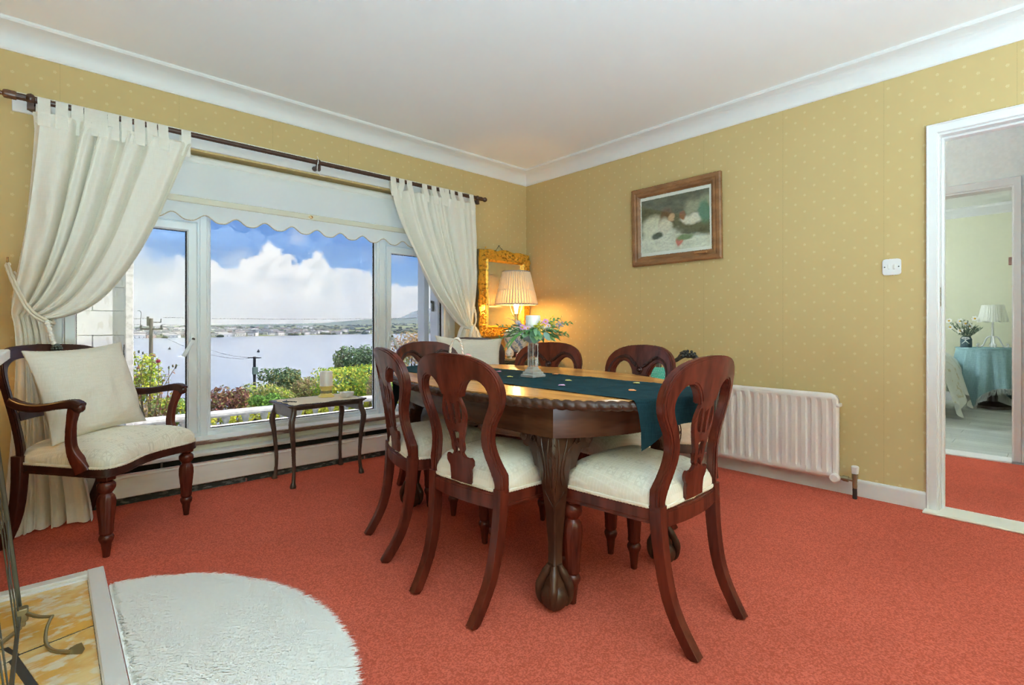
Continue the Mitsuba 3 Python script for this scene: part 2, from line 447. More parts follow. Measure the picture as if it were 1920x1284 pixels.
struct('trim_1', cornice((-4.3, 0), (0, 0), (0, -1), m0=1, m1=1), M_WHITE, 25, label='white cove cornice above the window wall')
struct('trim_2', cornice((0, 0), (0, -5.8), (-1, 0), m0=1, m1=1), M_WHITE, 25, label='white cove cornice above the right wall')
struct('trim_3', cornice((-4.3, -5.8), (-4.3, 0), (1, 0), m0=1, m1=1), M_WHITE, 25)
struct('trim_4', cornice((0, -5.8), (-4.3, -5.8), (0, 1), m0=1, m1=1), M_WHITE, 25)
skp = [(0, 0), (0.017, 0), (0.017, 0.078), (0.012, 0.090), (0.004, 0.095), (0, 0.095)]
struct('baseboard_right', cornice((0, 0), (0, -3.082), (-1, 0), skp), M_WHITE, 25)
struct('baseboard_back', cornice((-0.86, 0), (0, 0), (0, -1), skp), M_WHITE, 25)
struct('baseboard_rear', cornice((0, -3.98), (0, -5.8), (-1, 0), skp), M_WHITE, 25)

# door frame to the hall, with its threshold
t = struct_thing('door_1', 'white painted door frame opening to the hall')
cp = 0.05
part(t, 'casing', cat(box((-0.017, -3.130, 0), (0.0, -3.082, 2.052), .004), box((-0.022, -3.092, 0), (-0.015, -3.083, 2.052), .003)), M_WHITE)
part(t, 'casing', cat(box((-0.017, -3.975, 0), (0.0, -3.925, 2.052), .004)), M_WHITE)
part(t, 'head_casing', cat(box((-0.017, -3.975, 2.003), (0.0, -3.082, 2.053), .004), box((-0.022, -3.975, 2.044), (-0.015, -3.083, 2.053), .003)), M_WHITE)
part(t, 'lining', cat(box((-0.002, -3.137, 0), (0.142, -3.118, 2.01), .002), box((-0.002, -3.93, 0), (0.142, -3.915, 2.01), .002), box((-0.002, -3.93, 1.992), (0.142, -3.118, 2.006), .002)), M_WHITE)
part(t, 'stop', cat(box((0.045, -3.150, 0), (0.085, -3.137, 1.992), .003), box((0.045, -3.915, 0), (0.085, -3.902, 1.992), .003), box((0.045, -3.915, 1.979), (0.085, -3.137, 1.992), .003)), M_WHITE)
part(t, 'strike_plate', box((0.010, -3.1385, 1.09), (0.034, -3.1368, 1.19), .0004), M_OLDBRASS, label='small worn metal strike plate')
part(t, 'casing', cat(box((0.14, -3.14, 0), (0.156, -3.07, 2.06), .003), box((0.14, -3.98, 0), (0.156, -3.92, 2.06), .003), box((0.14, -3.98, 2.0), (0.156, -3.07, 2.06), .003)), M_WHITE)
part(t, 'threshold', box((-0.082, -3.99, 0.0), (0.10, -3.075, 0.012), .004), mat('m_threshold', pr((0.74, 0.73, 0.62), 0.35)))

# ------------------------------------------------------------------ the window
w = struct_thing('window_1', 'white picture window over the bay')
Y0, Y1, YG = 0.10, 0.17, 0.135


def bar(x0, x1, z0, z1, y0=Y0, y1=Y1, c=.005):
    return box((x0, y0, z0), (x1, y1, z1), c)


part(w, 'outer_frame', cat(bar(-3.475, -3.412, .28, 2.05), bar(-0.858, -0.79, .28, 2.05), bar(-3.475, -0.79, .28, .315), bar(-3.475, -0.79, 2.0, 2.05)), M_UPVC)
part(w, 'mullion', cat(bar(-2.783, -2.717, .285, 2.02), bar(-2.772, -2.728, .285, 2.02, .092, .12)), M_UPVC)
part(w, 'mullion', cat(bar(-1.556, -1.474, .285, 2.02), bar(-1.540, -1.490, .285, 2.02, .092, .12)), M_UPVC)
part(w, 'transom', cat(bar(-3.42, -2.775, 1.634, 1.69), bar(-1.48, -0.85, 1.634, 1.69)), M_UPVC)
part(w, 'bead', cat(bar(-2.72, -1.553, .312, .330, .112, .16), bar(-2.722, -2.706, .315, 2.0, .115, .16), bar(-1.567, -1.55, .315, 2.0, .115, .16)), M_UPVC)
part(w, 'gasket', cat(box((-1.5725, .126, .33), (-1.5665, .136, 2.0), 0), box((-2.708, .126, .329), (-1.567, .136, .334), 0), box((-2.707, .128, .33), (-2.704, .136, 2.0), 0)), M_DARKGAP)


def sash(x0, x1, sl, sr, hx, hs, dark):
    z0, z1 = .312, 1.632
    s = part(w, 'sash', cat(bar(x0, x0 + sl, z0, z1, .086, .15, .006), bar(x1 - sr, x1, z0, z1, .086, .15, .006), bar(x0, x1, z0, z0 + .03, .086, .15, .006), bar(x0, x1, z1 - .055, z1, .086, .15, .006)), M_UPVC)
    part(s, 'pane', box((x0 + sl - .01, YG, z0 + .02), (x1 - sr + .01, YG + .004, z1 - .045), 0) if False else tri([(x0 + sl - .01, YG, z0 + .02), (x1 - sr + .01, YG, z0 + .02), (x1 - sr + .01, YG, z1 - .045), (x0 + sl - .01, YG, z1 - .045)], [(0, 1, 2, 3)]), M_GLASS, False)
    part(s, 'gasket', cat(box((x1 - sr - .005, .12, z0 + .03), (x1 - sr + .001, .136, z1 - .055), 0), box((x0 + sl - .001, .128, z0 + .03), (x0 + sl + .003, .136, z1 - .055), 0), box((x0 + sl, .128, z1 - .058), (x1 - sr, .136, z1 - .054), 0)), M_DARKGAP)
    # lever handle hanging askew from its boss
    h = part(s, 'handle', cat(lathe([(0, -.012), (.014, -.012), (.016, 0), (.014, .018), (0, .02)], 14).apply_transform(trimesh.transformations.rotation_matrix(PI / 2, (1, 0, 0))).apply_translation((hx, .078, .905)),
                              sweep(spl([(hx, .066, .905), (hx + hs * .010, .055, .885), (hx + hs * .052, .052, .800)], 8), rrect(.022, .012, .005), up=(0, 1, 0)), box((hx - .012, .080, .87), (hx + .012, .088, .945), .003)), M_UPVC)
    part(h, 'keyhole', lathe([(0, 0), (.009, 0), (.009, .004), (0, .005)], 12).apply_transform(trimesh.transformations.rotation_matrix(PI / 2, (1, 0, 0))).apply_translation((hx, .060, .905)), M_DARKMETAL, label='dark lock button')


sash(-3.41, -2.785, .052, .052, -2.812, -1, True)
sash(-1.472, -0.858, .040, .070, -1.442, 1, False)
for x0, x1, z0, z1 in ((-2.715, -1.558, .32, 2.01), (-3.42, -2.78, 1.68, 2.01), (-1.48, -0.85, 1.68, 2.01)):
    part(w, 'pane', tri([(x0, YG, z0), (x1, YG, z0), (x1, YG, z1), (x0, YG, z1)], [(0, 1, 2, 3)]), M_GLASS, False)
s = struct_thing('trim_5', 'window sill with a worn brown wooden nosing')
part(s, 'sill_board', box((WX0, -0.028, 0.283), (WX1, 0.11, 0.291), .002), M_GREYTRIM)
part(s, 'nosing', cat(box((-3.50, -0.036, 0.262), (-0.76, 0.0, 0.284), .006)), M_SILLWOOD, label='worn brown wooden nosing')

w2 = struct_thing('window_2', 'unseen glazed door added in the left wall behind the camera for daylight')  # glazed opening added out of view to bring daylight onto the left floor
part(w2, 'frame', cat(*[box((-4.5, y, .08), (-4.43, y + .07, 2.1)) for y in (-5.3, -4.235, -3.17)], box((-4.5, -5.3, .08), (-4.43, -3.1, .16)), box((-4.5, -5.3, 2.03), (-4.43, -3.1, 2.1))), M_UPVC)
part(w2, 'pane', tri([(-4.46, -5.25, .1), (-4.46, -3.15, .1), (-4.46, -3.15, 2.06), (-4.46, -5.25, 2.06)], [(0, 1, 2, 3)]), M_GLASS, False)

# ------------------------------------------------------------------ skirting heater along the window wall
h = thing('skirting_heater', 'long white skirting heater on the floor under the window with a dark slot', 'heater')
HX0, HX1 = -3.325, -0.88
part(h, 'front_panel', cat(box((HX0, -0.100, .042), (HX1, -0.088, .168), .004), box((HX0, -0.104, .150), (HX1, -0.097, .160), .002)), M_GREYTRIM)
part(h, 'slot_edge', box((HX0, -0.1015, .168), (HX1, -0.094, .174), .001), M_CHROME)
part(h, 'top_cover', cat(box((HX0, -0.090, .203), (HX1, -.004, .226), .004)), M_WHITE)
part(h, 'back_plate', box((HX0, -0.03, .03), (HX1, -0.004, .21), 0), M_DARKGAP)
part(h, 'kick_strip', box((HX0 + .02, -0.075, 0), (HX1 - .02, -0.06, .045), 0), M_KICK)
for x in (HX0, HX1 - .05):
    part(h, 'end_cap', box((x, -0.106, .03), (x + .05, -.004, .23), .006), M_GREYTRIM)
for x in np.arange(-3.0, -0.9, 0.62):
    part(h, 'bracket', box((x, -0.094, .166), (x + .012, -0.08, .206), .002), M_STEEL)
for x in (-2.55, -1.75):
    part(h, 'clip', lathe([(0, 0), (.006, 0), (.006, .02), (0, .024)], 8, at=(x, -0.082, .004)), M_CHROME)

# ------------------------------------------------------------------ radiator
r = thing('panel_radiator', 'white panel radiator with upright flutes under the picture on the right wall', 'radiator')
RY0, RY1, RZ0, RZ1 = -2.70, -0.80, .094, .592
ny, nz = 620, 22
yy = np.linspace(RY0, RY1, ny); zz = np.concatenate([[RZ0, RZ0 + .012], np.linspace(RZ0 + .035, RZ1 - .035, nz - 4), [RZ1 - .012, RZ1]])


def panel(xf, sgn):
    Y, Z = np.meshgrid(yy, zz, indexing='ij')
    pitch = 0.0555
    c = np.abs(((Y - RY0 - .045) / pitch + .5) % 1 - .5) * pitch
    g = 1 - np.clip((c - .0095) / .006, 0, 1); g = g * g * (3 - 2 * g)
    inz = np.clip((Z - RZ0 - .045) / .02, 0, 1) * np.clip((RZ1 - .045 - Z) / .02, 0, 1)
    inz = inz * ((Y > RY0 + .03) & (Y < RY1 - .03))
    X = xf + sgn * (-0.017 * g * inz)
    e = np.minimum(np.minimum(Y - RY0, RY1 - Y), np.minimum(Z - RZ0, RZ1 - Z))
    X = X - sgn * 0.014 * (1 - np.clip(e / .012, 0, 1)) ** 2
    # rounded upper corners
    for yc, s in ((RY0, 1), (RY1, -1)):
        dy, dz = np.clip(.05 - s * (Y - yc), 0, None), np.clip(Z - (RZ1 - .05), 0, None)
        l = np.hypot(dy, dz); k = np.where((l > .05) & (dy > 0) & (dz > 0), .05 / np.maximum(l, 1e-9), 1)
        Y = np.where(k < 1, yc + s * (.05 - dy * k), Y); Z = np.where(k < 1, RZ1 - .05 + dz * k, Z)
    m = tri(np.stack([X, Y, Z], -1).reshape(-1, 3), grid(ny, len(zz)))
    return m


part(r, 'front_panel', panel(-.106, -1), M_RADI, 40)
part(r, 'rear_panel', panel(-.064, 1), M_RADI, 40)
part(r, 'edge_channel', cat(box((-.094, RY0 + .01, RZ0), (-.062, RY1 - .01, RZ0 + .014), .004), box((-.092, RY0 + .004, RZ0 + .01), (-.064, RY0 + .02, RZ1 - .05), .004), box((-.092, RY1 - .02, RZ0 + .01), (-.064, RY1 - .004, RZ1 - .05), .004), box((-.092, RY0 + .05, RZ1 - .018), (-.064, RY1 - .05, RZ1 - .004), .004)), M_RADI)
part(r, 'clip', cat(box((-.108, RY0 - .006, .515), (-.050, RY0 + .012, .535), .003)), M_WHITE)
part(r, 'end_boss', lathe([(0, 0), (.022, 0), (.026, .006), (.026, .03), (.02, .036), (0, .036)], 18).apply_transform(trimesh.transformations.rotation_matrix(-PI / 2, (0, 1, 0))).apply_translation((-.095, RY0 + .016, .105)), M_RADI)
v = part(r, 'valve', cat(lathe([(0, 0), (.012, 0), (.012, .02), (.016, .02), (.016, .05), (.010, .05), (.010, .07), (0, .07)], 14).apply_transform(trimesh.transformations.rotation_matrix(PI / 2, (1, 0, 0))).apply_translation((-.08, RY0 + .005, .105)),
                         lathe([(0, 0), (.012, 0), (.012, .05), (.015, .055), (.015, .08), (0, .085)], 14, at=(-.08, RY0 - .075, .06))), M_OLDBRASS)
part(v, 'cap', lathe([(.010, 0), (.0165, .002), (.019, .03), (.020, .04), (.016, .045), (0, .045)], 10, lambda th, z: 1 + .06 * np.cos(5 * th), at=(-.08, RY0 - .075, .142)), M_WHITE, label='white plastic cap')
part(v, 'pipe', lathe([(.0115, -.01), (.0115, .065)], 12, at=(-.08, RY0 - .075, 0)), M_DARKMETAL, label='dark pipe into the carpet')
part(r, 'wall_bracket', cat(box((-.06, -2.45, .15), (-.004, -2.41, .5), .003), box((-.06, -1.55, .15), (-.004, -1.51, .5), .003)), M_RADI)

# ------------------------------------------------------------------ hall and bedroom beyond the door
struct('hall_floor', box((0.0, -5.8, -0.1), (1.625, 0, -0.002), 0), M_CARPET)
M_HALL = mat('m_hall_wall', dif(proc(lambda p, n, uv: mix((0.70, 0.715, 0.69), (0.78, 0.79, 0.765), fbm(p.y * 60, p.z * 60, 0.0, 2)))))
M_BEDWALL = mat('m_bed_wall', dif((0.66, 0.655, 0.50)))
struct('wall_hall', cat(box((1.70, -3.335, 2.01), (1.80, -2.57, 2.72), 0), box((1.70, -5.8, -.1), (1.80, -3.335, 2.72), 0), box((1.70, -2.57, -.1), (1.80, 0, 2.72), 0)), M_HALL)
struct('wall_hall_end', cat(box((0.14, -5.9, -.1), (1.7, -5.8, 2.72), 0), box((0.14, 0, -.1), (1.7, .3, 2.72), 0)), M_HALL)
struct('hall_ceiling', box((0.14, -5.8, 2.49), (1.70, 0, 2.56), 0), M_CEIL)
d2 = struct_thing('door_2', 'white door frame from the hall to the bedroom')
part(d2, 'casing', cat(box((1.684, -3.383, 0), (1.70, -3.338, 2.07), .004)), M_WHITE)
part(d2, 'casing', cat(box((1.684, -2.567, 0), (1.70, -2.52, 2.07), .004)), M_WHITE)
part(d2, 'head_casing', box((1.684, -3.383, 2.012), (1.70, -2.52, 2.072), .004), M_WHITE)
part(d2, 'lining', cat(box((1.69, -3.345, 0), (1.81, -3.332, 2.01), 0), box((1.69, -2.573, 0), (1.81, -2.56, 2.01), 0), box((1.69, -3.34, 2.0), (1.81, -2.565, 2.013), 0)), M_WHITE)
part(d2, 'threshold', box((1.622, -3.335, -.01), (1.805, -2.57, 0.008), .003), M_WHITE)
struct('baseboard_hall', cat(box((1.682, -5.8, 0), (1.70, -3.383, .13), .004), box((1.682, -2.52, 0), (1.70, 0, .13), .004)), M_WHITE)
BX = 5.45
bf = struct('bedroom_floor', box((1.80, -5.0, -.1), (BX, 0, -.006), 0), M_GROUT)
M_PLANK = [mat(f'm_plank_{i}', pr(proc((lambda k: lambda p, n, uv: mix((.40 * k, .42 * k, .40 * k), (.56 * k, .575 * k, .55 * k), fbm(p.x * 40, p.y * 3.0, k * 9.0, 3)))(kk)), 0.28, specular=0.5)) for i, kk in enumerate((0.92, 1.0, 1.08))]
rng = random.Random(5)
for i, x in enumerate(np.arange(1.81, BX - .01, .19)):
    y = -5.0 + (.4, 1.1, .75)[i % 3] - 1.3
    while y < 0:
        a, b = max(y, -5.0), min(y + 1.3, 0)
        if b - a > .02 and b > -3.9 and a < -1.9:
            part(bf, 'plank', box((x, a + .001, -.006), (min(x + .188, BX), b - .001, .001), .001), rng.choice(M_PLANK), False)
        y += 1.3
struct('wall_bedroom', cat(box((BX, -5.0, -.1), (BX + .2, .3, 2.72), 0), box((1.8, -5.2, -.1), (BX + .2, -5.0, 2.72), 0),
                           box((1.8, 0, -.1), (BX, .3, 2.72), 0)), M_BEDWALL)
struct('bedroom_ceiling', box((1.80, -5.0, 2.55), (BX, 0, 2.62), 0), M_CEIL)
struct('trim_6', cornice((BX, 0), (BX, -5.0), (-1, 0), [(0, 2.43), (.01, 2.43), (.03, 2.46), (.09, 2.52), (.10, 2.55), (0, 2.55)]), M_WHITE, 25, label='white cornice of the bedroom')
struct('baseboard_bedroom', box((BX - .018, -5, 0), (BX, 0, .12), .004), M_WHITE)

# ------------------------------------------------------------------ unseen lamps added to brighten the room, hall and bedroom


def emit(rad):
    return {'type': 'area', 'radiance': {'type': 'rgb', 'value': list(rad)}}


def floor_uplighter(x, y, rad, label):  # added lamp, never in view, that bounces fill light off the ceiling
    t = thing('floor_uplighter', label, 'added fill lamp', 'fill lamps added behind the camera')
    part(t, 'base', lathe([(0, 0), (.16, 0), (.16, .015), (.03, .03), (.02, .05), (.02, .40), (0, .40)], 28, at=(x, y, 0)), M_OLDBRASS)
    part(t, 'bowl', lathe([(.02, .38), (.16, .42), (.28, .50), (.315, .53), (.31, .532), (.27, .515), (.15, .45), (0, .43)], 36, at=(x, y, 0)), M_WHITE)
    part(t, 'lamp_disc', lathe([(.285, .531), (.001, .535)], 30, at=(x, y, 0)), M_WHITE, emitter={**emit(rad), 'sampling_weight': 1.5})


floor_uplighter(-1.75, -5.30, (9, 13, 16), 'unseen brass bowl uplighter added as fill light on the floor to the right behind the camera')
floor_uplighter(-3.60, -4.75, (49, 76, 92), 'unseen brass bowl uplighter added as fill light on the floor to the left behind the camera')
t = thing('ceiling_globe', 'unseen opal globe added under the hall ceiling as fill light', 'ceiling lamp')  # added out of view to brighten the hall
part(t, 'globe', trimesh.creation.icosphere(3, .11).apply_translation((.9, -1.2, 2.2)), M_WHITE, True, emitter={**emit((30, 40, 44)), 'sampling_weight': .4})
part(t, 'stem', lathe([(.007, 2.3), (.007, 2.47), (.04, 2.475), (.04, 2.489)], 14, at=(.9, -1.2, 0)), M_OLDBRASS)
t = thing('ceiling_globe', 'unseen opal globe added under the bedroom ceiling as fill light', 'ceiling lamp')  # added out of view, stands in for daylight in the bedroom
part(t, 'globe', trimesh.creation.icosphere(3, .20).apply_translation((3.6, -1.0, 2.1)), M_WHITE, True, emitter={**emit((15, 17, 18.5)), 'sampling_weight': .4})
part(t, 'stem', lathe([(.007, 2.29), (.007, 2.53), (.04, 2.535), (.04, 2.549)], 14, at=(3.6, -1.0, 0)), M_OLDBRASS)

# ================================================================== furniture
REED = lambda th, z: 1 - 0.10 * np.abs(np.sin(5 * th)) ** 0.6 * np.clip((z - .115) / .012, 0, 1) * np.clip((.292 - z) / .012, 0, 1)


def turned_leg(top=.372, k=1.0):
    """ball, reeded vase, ring and tapered foot under a square block."""
    p = [(.0105, 0), (.012, .003), (.019, .066), (.0225, .074), (.0265, .084), (.0275, .093), (.0245, .102), (.020, .107), (.0225, .111), (.0255, .117), (.0255, .14), (.0275, .17), (.0315, .21), (.0345, .245), (.0340, .272), (.0295, .290), (.0225, .299), (.0195, .304),
         (.024, .312), (.0305, .322), (.0335, .335), (.0325, .347), (.0265, .357), (.021, .360), (.021, top)]
    p = [(r, z * (.37 / .372) * k) for r, z in p]
    return p


def leg_mesh(top, k=1.0):
    q = turned_leg(top, k)
    return cat(lathe(q, 40, lambda th, z: REED(th, z / k)), box((-.024, -.024, .362 * k), (.024, .024, top + .02), .003))


def mirrored(half):
    """outline from its right half, given from the bottom centre round to the top centre, x >= 0."""
    h = [tuple(p) for p in half]
    return np.array(h + [(-x, z) for x, z in reversed(h) if x > 1e-6])


BACK_O = spl([(.199, .480), (.175, .528), (.161, .590), (.177, .650), (.207, .700), (.223, .745), (.222, .788), (.199, .836), (.145, .871), (.075, .886), (0, .890)], 44)
BACK_I = spl([(.160, .440), (.142, .500), (.121, .570), (.125, .620), (.150, .680), (.173, .728), (.173, .762), (.152, .792), (.118, .804), (.088, .795), (.064, .770), (.050, .738)], 36)


def bend(lean, curve, y0, z0=.44):
    def fn(v):
        u, z, q = v[:, 0], v[:, 1], v[:, 2]
        h = np.clip((z - z0) / .45, 0, 2)
        return np.stack([u, y0 - lean * h ** 1.25 + curve * u * u + q, z], 1)
    return fn


def oval_seat(outl, prof_, n=64, uvc=None):
    """a domed cushion: prof_ is (share of the outline, z) from the rim to the middle; returns mesh, uv."""
    o = np.asarray(outl, float)
    d = np.r_[0, np.cumsum(np.linalg.norm(np.diff(np.vstack([o, o[:1]]), axis=0), axis=1))]
    s = np.linspace(0, d[-1], n, endpoint=False)
    oc = np.vstack([o, o[:1]])
    ring = np.stack([np.interp(s, d, oc[:, k]) for k in (0, 1)], 1)
    c = np.array([0.0, 0.01])
    v = []
    for a, z in prof_:
        q = c + (ring - c) * a
        v += [(x, y, z) for x, y in q]
    f = []
    i = np.arange(n)
    for k in range(len(prof_) - 1):
        f.append(np.stack([k * n + i, k * n + (i + 1) % n, (k + 1) * n + (i + 1) % n, (k + 1) * n + i], 1))
    m = tri(v, np.vstack(f))
    return m, m.vertices[:, :2].copy()


def smooth_outline(half, n=26):
    p = spl(half, n)
    return np.vstack([p, [(-x, y) for x, y in p[::-1] if x > 1e-6]])


def dome(z0, z1, lip=1.012):
    h = z1 - z0
    return [(.985, z0 - .004), (1.0, z0), (lip, z0 + .13 * h), (lip - .004, z0 + .28 * h), (.975, z0 + .45 * h), (.92, z0 + .60 * h), (.83, z0 + .74 * h), (.70, z0 + .86 * h), (.52, z0 + .945 * h), (.32, z0 + .985 * h), (.12, z1), (.001, z1)]


def braid(outl, z, r=.0045):
    o = np.asarray(outl, float)
    d = np.r_[0, np.cumsum(np.linalg.norm(np.diff(np.vstack([o, o[:1]]), axis=0), axis=1))]
    s = np.linspace(0, d[-1], int(d[-1] / .0035), endpoint=False)
    oc = np.vstack([o, o[:1]])
    x, y = (np.interp(s, d, oc[:, k]) for k in (0, 1))
    w = .0022 * np.abs(np.sin(s / .0115 * PI))
    return sweep(np.stack([x, y, z + w * 0], 1), rrect(.005, .012, .0024, 1), np.stack([np.ones(len(s)), 1 + .22 * np.sin(s / .0115 * 2 * PI)], 1), up=(0, 0, 1), closed=True)


def dining_chair_parts():
    P = []
    fn = bend(.075, .62, -.195)
    outer = np.vstack([[(.192, .36), (.196, .42)], BACK_O])
    poly = mirrored([(0, .36)] + [tuple(p) for p in outer])
    hole = mirrored([(0, .418), (.158, .418)] + [tuple(p) for p in BACK_I] + [(0, .736)])
    fr = warp(plate([poly, hole], .034, .009, .018).translate((0, 0, -.017)), fn)
    P.append(('back_frame', None, ply(fr, M_MAHOG, smooth=50), None))
    # pierced splat on its shoe
    sp = mirrored([tuple(p) for p in np.vstack([[(0, .425), (.054, .425), (.056, .478), (.060, .482), (.070, .494), (.071, .512), (.062, .522), (.050, .518), (.036, .520), (.026, .530)],
                                                spl([(.024, .535), (.034, .552), (.033, .575), (.041, .600), (.056, .640), (.063, .675), (.058, .705), (.044, .738), (.040, .752)], 22), [(0, .756)]])])
    holes = [mirrored([(0, .640), (.0085, .638), (.0095, .716), (0, .708)]), mirrored([(0, .585), (.010, .568), (.017, .604), (.006, .612), (0, .606)]), mirrored([(0, .548), (.006, .556), (.014, .530), (0, .538)])]
    ln = np.array([(.024, .645), (.036, .650), (.046, .680), (.043, .712), (.034, .722), (.027, .690)])
    holes += [spl(np.vstack([ln, ln[:1]]), 22)[:-1], spl(np.vstack([ln, ln[:1]]), 22)[:-1] * (-1, 1)]
    P.append(('splat', None, ply(warp(plate([sp] + holes, .013, .003, .02).translate((0, 0, -.012)), fn), M_MAHOG, smooth=40), None))
    # carving on the front of the crest: roundel, two leaf straps, a moulded line along each arch
    c = []
    pt = lambda u, z, q: fn(np.array([[u, z, q]], float))[0]
    ro = lathe([(0, 0), (.017, 0), (.019, .004), (.016, .008), (.011, .005), (.009, .010), (.004, .013), (0, .013)], 22)
    ro.apply_transform(trimesh.transformations.rotation_matrix(-PI / 2, (1, 0, 0)))
    ro.apply_translation(pt(0, .762, .016))
    c.append(ro)
    for s in (-1, 1):
        for off, r in ((.009, .0028), (.016, .0028)):
            a = [(s * (u * 1.0), z) for u, z in spl([(.030 + off * .2, .770 + off), (.060, .792 + off), (.085, .808 + off), (.115, .815 + off), (.155, .803 + off), (.178 + off, .768), (.181 + off, .730)], 26)]
            c.append(tube([pt(u, z, .018) for u, z in a], np.r_[.0012, [r] * 24, .0012], 6))
        st = np.array([(.016, .774), (.030, .783), (.085, .821), (.112, .833), (.108, .839), (.078, .833), (.030, .799), (.014, .784)]) * (s, 1)
        m = warp(plate([st if s > 0 else st[::-1]], .009, .002, .012).translate((0, 0, .0145)), fn)
        c.append(m)
        for k in range(9):
            u, z = (s * (.026 + k * .0095), .785 + k * .0056)
            c.append(trimesh.creation.icosphere(1, .0034).apply_translation(pt(u, z + .006, .024)))
    P.append(('carving', None, ply(cat(c), M_MAHOGD, smooth=40), 'carved roundel and leaf straps on the crest'))
    half = [(0, -.200), (.10, -.195), (.178, -.178), (.197, -.12), (.212, 0), (.224, .12), (.222, .165), (.195, .190), (.10, .209), (0, .214)]
    o = smooth_outline(half, 40)
    ring = CrossSection([o]) - CrossSection([o]).offset(-.034)
    rim = CrossSection([o]).offset(.005) - CrossSection([o]).offset(-.03)
    P.append(('seat_rail', None, ply(cat(plate(ring, .046, .003).translate((0, 0, .372)), plate(rim, .013, .005).translate((0, 0, .372)), plate(CrossSection([o]).offset(-.03), .01).translate((0, 0, .40))), M_MAHOG, smooth=40), None))
    i = len(P)
    oc = np.asarray(o) * (.985, .985)
    m, uv = oval_seat(oc, dome(.420, .528))
    P.append(('seat_cushion', None, ply(m, M_SEAT, smooth=True, uv=uv), 'cream damask seat'))
    P.append(('braid', i, ply(braid(np.asarray(CrossSection([o]).offset(.001).to_polygons()[0]), .424), M_BRAID, smooth=40), 'looped cream braid'))
    lm = ply(leg_mesh(.372), M_MAHOG, smooth=40)
    for s in (-1, 1):
        P.append(('front_leg', None, {**lm, 'to_world': T().translate((s * .190, .155, 0))}, None))
    for s in (-1, 1):
        path = spl([(s * .177, -.176, .43), (s * .175, -.181, .34), (s * .170, -.192, .24), (s * .165, -.218, .13), (s * .160, -.262, .045), (s * .157, -.292, 0)], 16)
        sc = np.stack([np.linspace(1.0, .86, 16), np.linspace(1.12, .84, 16)], 1)
        lg = sweep(path, rrect(.038, .040, .005, 2), sc, up=(0, 1, 0))
        lg.vertices[:, 2] = np.where(lg.vertices[:, 2] < .02, np.maximum(lg.vertices[:, 2], 0) * 1.0, lg.vertices[:, 2])
        P.append(('rear_leg', None, ply(lg, M_MAHOG, smooth=40), None))
    return P


def place(P, key, loc, rz):
    M = mat4(loc, rz)
    keys = []
    for name, up, d, lab in P:
        own = d.get('to_world')
        keys.append(part(key if up is None else keys[up], name, d, to=M @ own if own is not None else M, label=lab))
    return keys


CH = dining_chair_parts()


def face(dx, dy):
    return math.atan2(dy, dx) - PI / 2


GRP = 'balloon back dining chairs round the table'
for lab, loc, f in (
        ('mahogany balloon back chair in front of the table, its back towards the camera', (-2.172, -2.095, 0), (.997, .07)),
        ('mahogany balloon back chair nearest the window, seen from behind left of the front chair', (-2.115, -1.580, 0), (.969, -.245)),
        ('red mahogany balloon back chair at the far head of the table before the cream armchair', (-1.735, -1.10, 0), (-.09, -.996)),
        ('mahogany balloon back chair behind the crystal stand facing the camera', (-1.512, -1.57, 0), (-.974, -.225)),
        ('mahogany balloon back chair beyond the table, just left of the nursing chair', (-1.49, -2.09, 0), (-.985, .17)),
        ('mahogany balloon back chair at the near right head of the table before the radiator', (-1.905, -2.55, 0), (.0, 1))):
    place(CH, thing('dining_chair', lab, 'chair', None), loc, face(*f))

# ------------------------------------------------------------------ the two open armchairs


